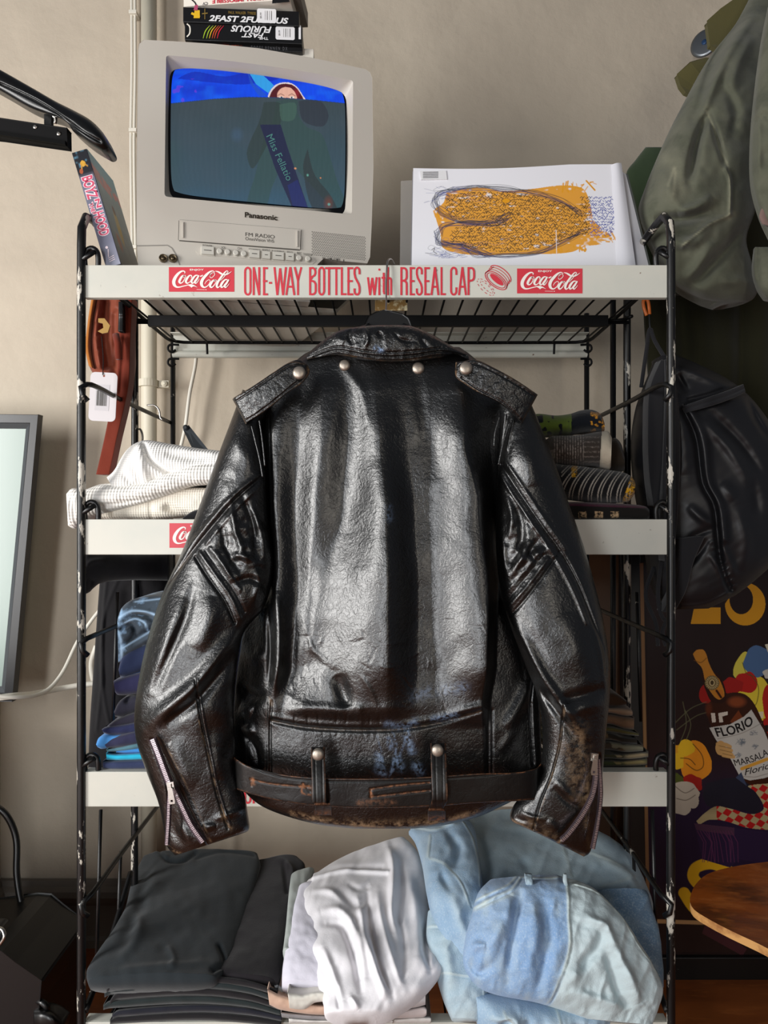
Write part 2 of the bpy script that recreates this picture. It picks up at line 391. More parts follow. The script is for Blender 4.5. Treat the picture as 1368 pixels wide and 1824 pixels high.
t = thing('wall_cable', 'thin pair of cream cables clipped up the wall left of the television', 'cable', P(238, 800, 1.6))
m.build('cable', white, t, smooth=True)
for y in (22, 232, 440):
    m = MB(); c = P(237, y, 1.594); m.box(c-Vector((.009, .004, .004)), c+Vector((.009, .02, .004))); m.build('clip', white, t, bev=.001)
# ================================================================ display rack
rack = thing('display_rack', 'tall black wire display rack with white enamel soft drink signs on its shelves', 'rack', (0, 1.27, 0))
BK, BB, SG = MT['black'], MT['blackbar'], MT['sign']
xl, xr = P(145, 0, D0).x, P(1195, 0, D0).x
for x, s in ((xl, 1), (xr, -1)):
    m = MB(); yb = 1.286 if s > 0 else 1.25
    m.tube([(x, D0, .0), (x, D0, .4), (x, D0, .9), (x, D0, 1.44), (x+.0005*s, D0+.003, 1.47), (x+.002*s, D0+.018, 1.487), (x+.002*s, D0+.04, 1.489), (x, yb-.04, 1.478), (x, yb-.012, 1.466), (x, yb, 1.44), (x, yb, .9), (x, yb, 0)], .0066, 12, 120)
    m.build('side_frame', MT['worn'], rack, smooth=True)
for px, d, r in ((308, 1.48, .0055), (1045, 1.48, .0055), (1092, 1.33, .0055)):
    m = MB(); q = P(px, 0, d); m.tube([(q.x, d, 0), (q.x, d, 1.45)], r, 10); m.build('post', BK, rack, smooth=True)
for x, s in ((xl, 1), (xr, -1)):
    for z in (.197, -.197, -.6):
        m = MB(); m.tube([(x+.012*s, D0-.004, CZ+z-.025), (x+.006*s, D0-.009, CZ+z-.018), (x+.003*s, D0-.008, CZ+z-.004), (x+.012*s, D0+.004, CZ+z+.002), (x+.008*s, 1.2, CZ+z), (x+.006*s, 1.48, CZ+z-.003)], .0042, 8, 40)
        m.build('side_rod', BK, rack, smooth=True)
    for d, z0, z1 in ((1.185, -.36, -.14), (1.115, -.775, -.49), (1.20, -.79, -.6)):
        m = MB(); m.tube([(x+.004*s, d-.012, CZ+z0), (x+.004*s, d+.008, CZ+z1)], .003, 8); m.build('side_rod', BK, rack, smooth=True)
    m = MB(); m.tube([(x+.006*s, D0, CZ-.775), (x+.006*s, 1.13, CZ-.745), (x+.006*s, 1.25, CZ-.66)], .005, 8, 16); m.build('side_rod', BK, rack, smooth=True)
    for y in (470, 922, 1372):
        u = 163 if s > 0 else 1180
        m = MB(); m.tube([P(u-11, y+6, 1.068), P(u-12, y-14, 1.066), P(u-8, y-24, 1.066), P(u, y-28, 1.066), P(u+9, y-23, 1.066), P(u+12, y-12, 1.066), P(u+12, y+6, 1.068)], .0042, 8, 24)
        m.tube([P(u-s*16, y-8, 1.058), P(u+s*6, y-22, 1.062)], .0038, 8); m.build('hook_loop', BK, rack, smooth=True)
# ---- sign lettering as pen strokes, in picture pixels on the sign face
def capE(x0, x1, s):
    return [[(x0+2, 476), (x0+2, 526)], [(x0, 478), (x1, 478)], [(x0, 501), (x1-1, 501)], [(x0, 524.5), (x1, 524.5)]]
def sgn(x0, x1, n=14): return None
def arcp(cx, cy, rx, ry, a0, a1, n=10): return [(cx+rx*math.cos(math.radians(a0+(a1-a0)*i/n)), cy+ry*math.sin(math.radians(a0+(a1-a0)*i/n))) for i in range(n+1)]
def glyph(c, x0, x1):
    a, b = x0+1.8, x1-1.8; m = (x0+x1)/2; r = (b-a)/2; T, B = 476, 526
    if c == 'O': return [arcp(m, T+8, r, 7, 180, 360)+arcp(m, B-8, r, 7, 0, 180)+[(a, T+8)]]
    if c == 'N': return [[(a, B), (a, T)], [(a, T), (b, B)], [(b, B), (b, T)]]
    if c == 'E': return capE(x0, x1, 1)
    if c == '-': return [[(x0, 504), (x1, 504)]]
    if c == 'W': q = (b-a)/4; return [[(a, T), (a+q, B), (m, T+2), (b-q, B), (b, T)]]
    if c == 'A': return [[(a, B), (m, T), (b, B)], [(a+2.4, 511), (b-2.4, 511)]]
    if c == 'Y': return [[(a, T), (m, 500), (b, T)], [(m, 500), (m, B)]]
    if c == 'B': return [[(a, T), (a, B)], [(a, T+2)]+arcp(b-5, T+9, 5, 7.5, -90, 90)[:]+[(a, 500)], [(a, 500)]+arcp(b-5, 509, 5.5, 8, -90, 0)+arcp(b-5, B-8, 5.5, 6.5, 0, 90)+[(a, B-1.8)]]
    if c == 'T': return [[(x0, T+2), (x1, T+2)], [(m, T), (m, B)]]
    if c == 'L': return [[(a, T), (a, B)], [(x0, B-1.8), (x1, B-1.8)]]
    if c == 'S': return [arcp(m, T+7, r, 6, 0, -180)+[(a, 488), (a+1.5, 495), (b-1.5, 506), (b, 512)]+arcp(m, B-7, r, 6, 0, 180)+[(a, 514)]]+[[(b, T+6), (b, 489)]]
    if c == 'w': q = (b-a)/4; return [[(a, 494), (a+q, B), (m, 495), (b-q, B), (b, 494)]]
    if c == 'i': return [[(m, 494), (m, B)], [(m-1.6, 480.5), (m+1.6, 480.5)]]
    if c == 't': return [[(a+1.6, 486), (a+1.6, B-5), (a+3, B-2), (b, B-2)], [(x0-.5, 495), (x1, 495)]]
    if c == 'h': return [[(a, T), (a, B)], [(a, 499)]+arcp(m, 500, r, 4.5, 180, 360)+[(b, B)]]
    if c == 'R': return glyph('P', x0, x1)+[[(m, 501)]+arcp(b-4, 507, 4, 6, -90, 0)+[(b, B)]]
    if c == 'P': return [[(a, T), (a, B)], [(a, T+2)]+arcp(b-5, T+9, 5, 7.2, -90, 0)+arcp(b-5, 493, 5, 7, 0, 90)+[(a, 501)]]
    if c == 'C': return [[(b, 490)]+arcp(m, T+8, r, 7, 0, -180)+arcp(m, B-8, r, 7, 180, 0)+[(b, 512)]]
SIGN = [('O',434.7,448),('N',450,463.5),('E',468.3,477),('-',479,484.5),('W',487,511),('A',508,526),('Y',523,538.5),('B',550.5,563.5),('O',566.5,579),('T',579,593),('T',592,606),('L',607,617),('E',618.5,629),('S',629.5,642),('w',653.5,672.5),('i',673,678),('t',680,687),('h',689,698.5),
        ('R',713,726),('E',729.5,739),('S',740.5,753),('E',755.5,765.5),('A',766.5,782.5),('L',784.5,794),('C',801.5,814.5),('A',815.5,831.5),('P',832.5,846)]
def sign_letters(pl, dy, m, letters=SIGN):
    mb = MB(); kz = 0
    for c, x0, x1 in letters:
        for st in glyph(c, x0, x1):
            st = [pl.uv(x, y+dy) for x, y in st]
            if len(st) <= 5:
                for k in range(len(st)-1): kz += 1; ribbon(mb, st[k:k+2], .0031, pl.at, .0005+(kz % 9)*5e-5)
            else: kz += 1; ribbon(mb, st, .0031, pl.at, .0005+(kz % 9)*5e-5)
    return mb.build('lettering', m, pl_parent)
LOGO = [
 [(330,152,10),(338,122,20),(305,103,24),(255,117,36),(195,165,50),(140,240,62),(112,315,66),(122,380,60),(165,424,36),(225,430,24),(300,412,20),(370,396,18),(420,385,14)],
 [(335,195,14),(292,203,34),(248,262,46),(225,322,46),(250,350,26),(296,325,20),(332,262,14),(355,218,12),(338,190,12),(300,215,10),(330,240,8),(372,246,10)],
 [(462,242,14),(478,205,18),(440,193,26),(392,240,42),(358,308,46),(378,350,30),(425,335,16),(475,285,10)],
 [(600,192,18),(560,193,26),(510,240,42),(472,306,44),(488,352,28),(530,325,20),(585,255,16)],
 [(622,192,30),(578,270,40),(540,325,42),(560,354,22),(606,308,12),(632,262,6)],
 [(645,214,18),(680,203,24),(705,186,14)],
 [(842,215,10),(862,160,10),(915,135,10),(945,170,12),(908,222,12),(866,242,12),(846,215,12),(862,170,10),(905,138,10)],
 [(948,130,12),(905,103,18),(842,124,34),(772,186,52),(702,270,58),(674,345,62),(690,408,50),(740,436,26),(800,405,18),(842,345,14),(850,298,12),(822,284,12),(772,318,12),(742,368,8)],
 [(955,106,8),(1010,120,26),(1060,148,38),(1098,172,30)],[(1120,180,18),(1170,178,26),(1225,155,20),(1288,112,3)],
 [(962,288,12),(915,298,34),(872,350,46),(850,405,46),(875,438,28),(920,410,20),(962,350,14),(984,308,12),(962,284,12),(930,300,10),(960,325,8),(1000,330,10)],
 [(1062,300,8),(1120,240,12),(1182,160,14),(1216,118,14),(1188,103,16),(1130,158,32),(1060,250,40),(1003,340,46),(985,408,44),(1006,442,26),(1062,400,12)],
 [(1200,282,20),(1160,283,26),(1110,328,42),(1072,398,44),(1086,438,28),(1130,410,20),(1185,340,16)],
 [(1228,280,30),(1186,350,38),(1146,408,42),(1166,440,22),(1212,398,12),(1236,360,6)]]
def logo(pl, ox, oy, kx, ky, red, wht, parent, cut=None):
    """red drinks label: logo coordinates 0..1368 x 0..547 placed at (ox,oy) px"""
    def q(x, y): return pl.uv(ox+x*kx, oy+y*ky)
    a, b = q(10, 22), q(1338, 522)
    m = MB(); m.add([pl.at(a[0], a[1], .0004), pl.at(b[0], a[1], .0004), pl.at(b[0], b[1], .0004), pl.at(a[0], b[1], .0004)], [(0, 3, 2, 1)]); lab = m.build('drinks_label', red, parent)
    m = MB(); s = abs(q(100, 0)[0]-q(0, 0)[0])/100
    for kz, st in enumerate(LOGO):
        ribbon(m, [q(x, y)+(w*s,) for x, y, w in st], 0, pl.at, .0008+kz*5e-5, sm=6*len(st))
    pts = [(350,400),(400,380),(470,372),(530,393),(602,440),(530,416),(500,424),(475,444),(447,420),(410,400)]
    m.add([pl.at(*q(*p), .0015) for p in pts], [tuple(range(len(pts)))[::-1]])
    ribbon(m, [q(575, 478), q(740, 482)], .0005, pl.at, .0008); ribbon(m, [q(755, 480), q(775, 482)], .0012, pl.at, .0008)
    m.build('script_lettering', wht, lab)
    c, d = q(438, 105), q(722, 58)
    text('ENJOY', 'lettering', wht, lab, lambda u, v: pl.at(c[0]+(d[0]-c[0])*u, c[1]+(d[1]-c[1])*v, .0008), bold=.02)
for i, (y0, y1) in enumerate(((472, 530), (925, 988), (1375, 1437), (1821, 1880))):
    a, b = P(149, y0, D0), P(1191, y1, D0); z0, z1 = b.z, a.z
    m = MB(); m.box((a.x, D0, z0), (b.x, D0+.0022, z1)); m.box((a.x, D0+.0022, z1-.0022), (b.x, D0+.02, z1)); m.box((a.x, D0+.0022, z0), (b.x, D0+.012, z0+.0022))
    s = m.build('shelf_sign', SG, rack, bev=.0009)
    pl = Plane((0, D0, 0)); pl_parent = s; dy = y0-472.5
    if i == 0:
        sign_letters(pl, 0, MT['signred'])
        logo(pl, 300, 474, 120/1368, 48/547, MT['signred'], MT['signwhite'], s)
        logo(pl, 920, 476.5, 120/1368, 48.5/547, MT['signred'], MT['signwhite'], s)
        # the drawn screw cap and its dashed ghost
        m = MB(); q = lambda x, y: pl.uv(700+x/6, 465+y/6)
        def E(cx, cy, rx, ry, rot, a0=0, a1=360, n=40):
            r = math.radians(rot); return [(cx+rx*math.cos(t)*math.cos(r)-ry*math.sin(t)*math.sin(r), cy+rx*math.cos(t)*math.sin(r)+ry*math.sin(t)*math.cos(r)) for t in [math.radians(a0+(a1-a0)*k/n) for k in range(n+1)]]
        el = [q(*p) for p in E(1108, 200, 90, 30, 40)]; m.add([pl.at(u, v, .0006) for u, v in el[:-1]], [tuple(range(len(el)-1))])
        for rx, ry, w in ((116, 50, .0011), (138, 66, .0013)): ribbon(m, [q(*p) for p in E(1100, 208, rx, ry, 38)], w, pl.at, .0006)
        for k, w in ((1, .0009), (2, .0009), (3, .0014)): ribbon(m, [q(*p) for p in E(1100+k*16, 208-k*22, 132, 62, 38, 175, 362)], w, pl.at, .0006)
        ribbon(m, [q(982, 135), q(1075, 62)], .001, pl.at, .0006); ribbon(m, [q(1205, 295), q(1245, 200)], .001, pl.at, .0006)
        for rx, ry, o in ((118, 48, 0), (90, 24, 8)):
            for k in range(0, 360, 30): ribbon(m, [q(*p) for p in E(990+o, 280, rx, ry, 44, k, k+15, 4)], .0008, pl.at, .0006)
        m.build('cap_drawing', MT['signred'], s)
    if i == 1: logo(pl, 301, 474+456, 120/1368, 48/547, MT['signred'], MT['signwhite'], s)
    if i == 2: sign_letters(pl, 905, MT['signred'])
    # wire shelf behind the sign
    m = MB(); zs = CZ+.354-(y0-472)*D0/F
    A = [(xl+.012, 1.245), (xl+.012, 1.085), (xr-.012, 1.085), (xr-.012, 1.245)]
    w0, w1 = P(305, 0, 1.42).x, P(1048, 0, 1.42).x
    m.tube([(w0, 1.08, zs+.006), (w0, 1.38, zs), (w0+.004, 1.41, zs), (w0+.03, 1.425, zs), (w1-.03, 1.425, zs), (w1-.004, 1.41, zs), (w1, 1.38, zs), (w1, 1.08, zs+.006)], .0035, 8, 100)
    m.tube([(w0-.018, 1.22, zs-.004), (w0-.008, 1.243, zs-.004), (w0+.02, 1.25, zs-.004), (w1-.02, 1.25, zs-.004), (w1+.008, 1.243, zs-.004), (w1+.018, 1.22, zs-.004)], .0032, 8, 80)
    m.tube([(w0-.018, 1.236, zs-.011), (w1+.018, 1.236, zs-.011)], .0028, 8)
    for k in range(28):
        x = w0+.012+(w1-w0-.024)*k/27; m.tube([(x, 1.075, zs), (x, 1.425, zs)], .0019, 6)
    m.build('wire_shelf', BB, rack, smooth=True)
    zb, zt = z0, z1
    m = MB(); xa, xb = P(310, 0, 1.48).x, P(1043, 0, 1.48).x
    m.box((xa, 1.475, zb), (xb, 1.4775, zt)); m.tube([(xa, 1.472, zb+.007), (xb, 1.472, zb+.007)], .0075, 12); m.box((xa, 1.455, zt-.002), (xb, 1.4775, zt)); m.build('shelf_back', SG, rack)
    for px in (368, 988):
        m = MB(); q = P(px, 0, 1.43); m.tube([(q.x, 1.432, zs+.004), (q.x, 1.436, zs-.022)], .0025, 8); m.build('shelf_clip', BB, rack)
    for px in (310, 1043):
        for dz in (0, -.03):
            m = MB(); q = P(px, 0, 1.466); s_ = 1 if px > 600 else -1
            m.tube([(q.x-s_*.012, 1.462, zs+dz+.004), (q.x+s_*.008, 1.46, zs+dz+.003), (q.x+s_*.011, 1.46, zs+dz-.006), (q.x+s_*.004, 1.462, zs+dz-.012), (q.x-s_*.004, 1.464, zs+dz-.006)], .0025, 8, 16); m.build('hook_loop', BB, rack, smooth=True)
m = MB(); a, b = P(263, 561, 1.2), P(1084, 580.5, 1.2); m.box((a.x, 1.2, b.z), (b.x, 1.21, a.z)); m.build('hanging_bar', BB, rack, bev=.001)
m = MB(); a = P(332, 762, 1.46); m.lathe([(.006, 0), (.006, .006), (.003, .009)], a, (0, -1, 0), 12)
m.add([P(326, 765, 1.462), P(336, 757, 1.462), P(382, 815, 1.40), P(350, 815, 1.40), P(326, 765, 1.466), P(336, 757, 1.466), P(382, 815, 1.404), P(350, 815, 1.404)], [(0,1,2,3),(7,6,5,4),(0,4,5,1),(1,5,6,2),(2,6,7,3),(3,7,4,0)])
m.build('side_bracket', mat('grey_metal', '#3a3f44', .5, .3), rack)
m = MB(); m.tube([P(262, 722, 1.2), P(275, 722, 1.2), P(283, 730, 1.2), P(286, 745, 1.2), P(290, 748, 1.2)], .0016, 8, 20)
tag(m.build('wire_hook', MT['steel'], None, smooth=True), 'thin bent steel wire hook hanging from the left side rod of the rack', 'hook')
# price strip holder clipped below the top sign
m = MB(); a, b = P(668, 533, 1.15), P(726, 553, 1.15); m.box((a.x, 1.15, b.z), (b.x, 1.153, a.z))
sh = mat('amber_card', '#8a6a38', .5, var=[('#d9cda8', 60, .5, .6), ('#3a3020', 40, .55, .65)])
tag(m.build('price_card', sh, None, bev=.0008), 'small amber and cream card in a clear holder under the middle of the top shelf', 'card')
TILT = .05
# ================================================================ leather jacket on its hanger
leather = mat('black_leather', '#090909', .30, spec=.85, coat=.08, bumps=[('n', 30, .0006), ('rid', 60, .0018), ('rid', 150, .0014), ('n', 420, .00024), ('n', 1100, .00012)], wear=('#7d6346', 90, .42, .62), mark='#5f7088', rvar=None)
leather2 = mat('smooth_leather', '#0c0b0a', .40, spec=.45, bumps=[('n', 20, .0006), ('rid', 60, .0012), ('n', 600, .00008)], wear=('#8a5836', 150, .40, .60), mark='#7c94b8')
creased = mat('creased_leather', '#0a0a0a', .32, spec=.8, bumps=[('rid', 50, .0030), ('rid', 120, .0015), ('n', 42, .0010), ('vor', 90, .00018), ('vor', 240, .00014), ('n', 700, .0001)], wear=('#8d6b48', 90, .42, .62), mark='#7c94b8')
snapm = mat('snap_metal', '#a79c90', .42, .85, bumps=[('n', 120, .0003)])
ziptape = mat('zip_tape', '#33242c', .85)
jk = thing('leather_jacket', 'worn black leather motorcycle jacket seen from the back, hanging from the top sign', 'jacket', P(690, 585, 1.0))
torso_rows = [(572,618,818,618,1.0,.030),(540,632,838,632,1.0,.040),(500,672,882,672,1.0,.046),(470,712,912,712,1.0,.050),(458,770,916,770,1.0,.052),(464,850,898,850,1.0,.052),(472,930,890,930,1.0,.052),
 (478,1010,890,1010,1.0,.052),(468,1060,897,1060,1.0,.05),(438,1110,930,1100,1.0,.048),(424,1180,950,1170,1.0,.046),(417,1250,960,1240,1.0,.044),(414,1320,964,1320,1.0,.042),(417,1380,962,1375,1.0,.038),
 (440,1415,925,1418,1.0,.034),(470,1438,886,1440,1.0,.03),(520,1457,846,1457,1.0,.026),(575,1470,790,1470,1.0,.022),(630,1476,740,1476,1.0,.016)]
tt = table([
 (628, [(440,0),(500,0),(540,0),(580,0),(600,0),(670,1),(720,0),(770,0),(830,0),(880,0),(940,0)]),
 (700, [(450,0),(500,4),(536,-2),(574,4),(614,-1),(668,10),(722,2),(768,2),(822,14),(880,0),(930,0)]),
 (780, [(455,0),(486,10),(532,-5),(572,7),(620,-3),(676,18),(726,3),(768,3),(826,29),(874,-3),(925,-3)]),
 (900, [(470,0),(488,13),(526,-9),(562,5),(612,-5),(686,30),(738,3),(764,4),(852,37),(882,-9),(895,-12)]),
 (1050,[(476,-8),(491,17),(532,-9),(552,-4),(574,0),(690,40),(746,6),(768,6),(868,46),(888,-14),(902,-16)]),
 (1110,[(438,-12),(492,15),(525,-6),(550,-1),(562,2),(690,41),(746,6),(770,6),(868,44),(886,-15),(930,-15)]),
 (1180,[(420,-14),(492,15),(520,-5),(538,0),(550,3),(690,40),(745,7),(775,7),(867,41),(884,-15),(955,-15)]),
 (1258,[(416,-16),(485,8),(505,5),(520,8),(540,12),(688,26),(745,11),(775,10),(858,22),(874,-10),(962,-14)]),
 (1300,[(416,-13),(482,0),(505,1),(520,2),(540,3),(690,8),(745,8),(775,6),(860,1),(874,-6),(962,-12)]),
 (1480,[(416,-6),(486,0),(505,1),(520,2),(540,2),(690,3),(745,3),(775,2),(862,0),(874,-2),(962,-6)])])
seam_waist = [(484,1284),(540,1295),(607,1300),(697,1300),(770,1290),(826,1276),(858,1266)]
torso_st = [
 (seam_waist, 3.2, -.0042), ([(484,1276),(540,1286),(607,1291),(697,1291),(770,1281),(858,1257)], 6, .0028),
 ([(484,1250),(481,1300),(482,1385)], 2.2, -.003), ([(476,1255),(473,1385)], 1.3, -.0012), ([(870,1265),(870,1385)], 2.2, -.003), ([(877,1265),(877,1385)], 2, -.002),
 ([(494,1060),(498,1120),(497,1180),(487,1235)], 6, .006, 1), ([(478,1080),(482,1150),(478,1220)], 5, -.008, 1),
 ([(470,745),(474,800),(478,850),(480,930),(484,1000)], 2, -.0025), ([(480,745),(483,850),(486,940),(489,1030)], 1.6, -.0012),
 ([(455,740),(462,790),(470,840)], 2.5, -.003),
 ([(430,1150),(450,1170),(470,1160)], 14, .006, 1), ([(425,1215),(445,1235),(475,1240)], 10, -.007, 1), ([(425,1260),(450,1270)], 12, .007, 1), ([(428,1300),(455,1330),(462,1370)], 8, -.006, 1), ([(436,1290),(450,1310)], 9, .006, 1),
 ([(900,1300),(930,1250),(945,1210)], 12, .009, 1), ([(890,1340),(915,1300)], 8, .004, 1), ([(946,1120),(950,1200),(945,1260),(950,1360)], 2.5, -.004),
 ([(520,1245),(545,1190),(560,1160)], 22, -.006, 1), ([(600,1200),(612,1235),(618,1262)], 13, -.010, 1), ([(640,1262),(640,1290)], 6, .002),
 ([(500,1268),(560,1262),(640,1272)], 12, .005, 1), ([(640,1200),(660,1230),(672,1260)], 4, .002, 1),
 ([(600,640),(640,690),(655,760)], 10, .003, 1), ([(745,660),(750,720),(760,790)], 12, -.003, 1), ([(615,655),(600,720),(590,800)], 16, .003, 1),
 ([(540,1100),(560,1160),(600,1190)], 5, .0015, 1),
]
random.seed(11)
for x in (525,548,566,600,617,640,660,676): torso_st.append(([(x,1272),(x+random.uniform(-3,3),1290)], 1.6, -.0016, 1))
for x in range(575,690,14): torso_st.append(([(x,1302),(x+random.uniform(-6,6),1314)], 1.2, -.0006, 1))
for k in range(34):
    x, y = random.uniform(510, 860), random.uniform(1110, 1262); a = random.uniform(-.6, .6)+(0 if random.random() < .5 else 1.4); l = random.uniform(12, 40)
    torso_st.append(([(x, y), (x+l*math.cos(a)*.5, y+l*math.sin(a)*.5+2), (x+l*math.cos(a), y+l*math.sin(a))], 1.7, random.choice((.0007, -.0009)), 1))
def torso_fold(X, Y):
    return tt(X, Y)+strokes(X, Y, torso_st)+vnoise(X, Y, 26, 2)*.0006+vnoise(X, Y, 60, 8)*.0012
def torso_wm(X, Y):
    w = strokes(X, Y, [([(520,1449),(600,1466),(690,1470),(790,1462),(850,1446)], 5, 1.0), (seam_waist, 1.6, .3), ([(620,1462),(700,1466),(780,1458)], 8, .25), ([(484,1255),(478,1240)], 3, .5)])
    mk = strokes(X, Y, [([(700,1305),(706,1330),(696,1375)], 1.6, .9), ([(727,1300),(712,1345),(694,1385)], 1.5, .9), ([(693,1318),(697,1330)], 5, .9), ([(724,1308),(728,1320),(734,1338)], 6, 1), ([(708,1352),(714,1368)], 6, .9), ([(742,1366),(748,1374)], 7, 1),
        ([(674,1345),(676,1360)], 6, .9), ([(674,1372),(682,1378)], 6, .9), ([(690,1290),(716,1294),(740,1284)], 6, .7), ([(772,1280),(812,1274)], 5, .9), ([(740,1240),(765,1232)], 10, .45), ([(790,1230),(825,1224)], 10, .5), ([(692,905),(694,925)], 6, .55), ([(688,1390),(680,1345),(672,1310)], 1.4, .5)])
    return w, mk
body = loft('back_body', torso_rows, leather, jk, TB=.035, p=2.6, nu=330, nv=430, fold=torso_fold, wm=torso_wm)
def torso_depth(px, py):
    A = np.array(torso_rows, float); A = cat_rom(A, 300); ym = (A[:, 1]+A[:, 3])/2; k = int(np.argmin(abs(ym-py)))
    s = (px-(A[k, 0]+A[k, 2])/2)/max((A[k, 2]-A[k, 0])/2, 1); s = min(abs(s), .999)
    return A[k, 4]-A[k, 5]*(1-s**2.6)**(1/2.6)-float(torso_fold(np.array([px*1.]), np.array([py*1.]))[0])
# ---- sleeves
lsl = [(432,694,492,716,.985,.022),(415,740,468,756,.98,.034),(388,812,474,836,.975,.04),(357,896,479,928,.975,.042),(324,983,487,1010,.972,.042),(290,1055,472,1078,.968,.044),(265,1130,434,1128,.965,.046),(249,1200,420,1192,.965,.046),(240,1262,416,1260,.965,.044),
 (241,1312,418,1312,.968,.040),(262,1378,422,1374,.97,.036),(282,1430,436,1422,.97,.032),(292,1478,441,1452,.97,.030),(298,1508,443,1478,.97,.028),(312,1524,428,1486,.97,.022)]
lst = [
 ([(470,846),(420,890),(360,960),(322,1010),(300,1044),(276,1100),(262,1140)], 3, -.004), ([(462,846),(412,886),(352,955),(314,1004),(292,1040)], 4, .003), ([(476,856),(428,898),(368,968)], 3.5, .0022),
 ([(348,992),(372,1030),(400,1070),(418,1110)], 2.4, -.0045), ([(356,985),(382,1022),(410,1062),(428,1100)], 3, .003), ([(366,980),(392,1018),(420,1056),(436,1090)], 2, -.002), ([(374,976),(400,1012),(428,1050)], 3, .002),
 ([(432,1120),(390,1170),(345,1225),(300,1262),(256,1300)], 15, .013, 1), ([(420,1160),(380,1210),(340,1255),(290,1290)], 11, -.010, 1), ([(330,1060),(300,1130),(285,1190),(262,1250)], 20, .007, 1), ([(345,1040),(330,1100),(300,1170),(270,1240)], 9, -.007, 1),
 ([(380,1060),(370,1110),(350,1160)], 18, .008, 1), ([(262,1130),(250,1190),(246,1240),(245,1290)], 9, .004, 1),
 ([(410,890),(420,950),(440,1000)], 6, .006, 1), ([(430,880),(450,930),(455,985)], 6, -.006, 1), ([(395,930),(405,980),(430,1020)], 7, -.006, 1), ([(445,900),(470,960),(470,1010)], 6, .005, 1), ([(400,1000),(430,990),(460,1005)], 6, .005, 1), ([(415,1040),(445,1030),(475,1045)], 6, -.006, 1), ([(380,975),(395,1000),(412,1030)], 5, .004, 1), ([(455,1010),(462,1040),(450,1070)], 7, .006, 1),
 ([(348,1212),(356,1270),(370,1340),(385,1410),(405,1475)], 2, -.003), ([(352,1212),(361,1270),(375,1340),(390,1410),(410,1470)], 2.4, .0014),
 ([(270,1318),(284,1360),(298,1400),(300,1440),(296,1500)], 3, -.004), ([(278,1318),(310,1380),(340,1450),(372,1505)], 3, -.003), ([(302,1440),(312,1480),(330,1510)], 10, -.004, 1), ([(320,1470),(340,1500)], 8, .004, 1),
 ([(300,1320),(330,1380),(350,1400)], 18, .005, 1), ([(390,1330),(385,1390)], 14, .004, 1), ([(380,1460),(410,1450),(436,1440)], 5, .003, 1), ([(360,1475),(385,1470)], 6, .004, 1), ([(418,1300),(400,1360)], 10, -.004, 1),
 ([(405,770),(430,800),(455,835)], 16, .003, 1), ([(390,850),(420,850)], 12, -.002, 1)]
def lfold(X, Y): 
    k = np.clip(1-np.hypot(X-440, (Y-970)*.8)/95, 0, 1)
    return strokes(X, Y, lst)+(vnoise(X, Y, 11, 5)*.0014+vnoise(X+Y*.4, Y, 22, 15, True)*.003+vnoise(X-Y*.6, Y, 14, 16, True)*.0016)*k+vnoise(X, Y, 30, 6)*.0012
def lwm(X, Y): return strokes(X, Y, [([(298,1508),(330,1522),(380,1508),(442,1480)], 2.6, .9), ([(348,1250),(356,1290),(372,1350)], 1.2, .8), ([(372,1350),(392,1430),(408,1472)], 1.2, .7), ([(276,1330),(300,1400),(302,1425)], 1.6, .8), ([(290,1318),(330,1395),(376,1500)], 1.6, .7), ([(396,1452),(410,1475)], 4, .7), ([(340,985),(300,1040)], 2, .25)])
sl = loft('sleeve', lsl, leather, jk, TB=.03, p=2.1, nu=190, nv=330, fold=lfold, wm=lwm)
rsl = [(884,712,936,696,.985,.022),(890,758,956,742,.98,.034),(887,830,984,812,.975,.04),(884,908,1012,893,.975,.042),(884,984,1040,973,.972,.042),(893,1060,1063,1055,.968,.044),(911,1120,1078,1122,.965,.046),(934,1180,1086,1188,.965,.046),(957,1240,1086,1244,.965,.044),
 (967,1300,1080,1302,.966,.040),(962,1370,1074,1372,.968,.036),(934,1415,1066,1432,.968,.033),(914,1440,1059,1480,.968,.030),(911,1462,1052,1516,.968,.026),(945,1478,1040,1526,.968,.018)]
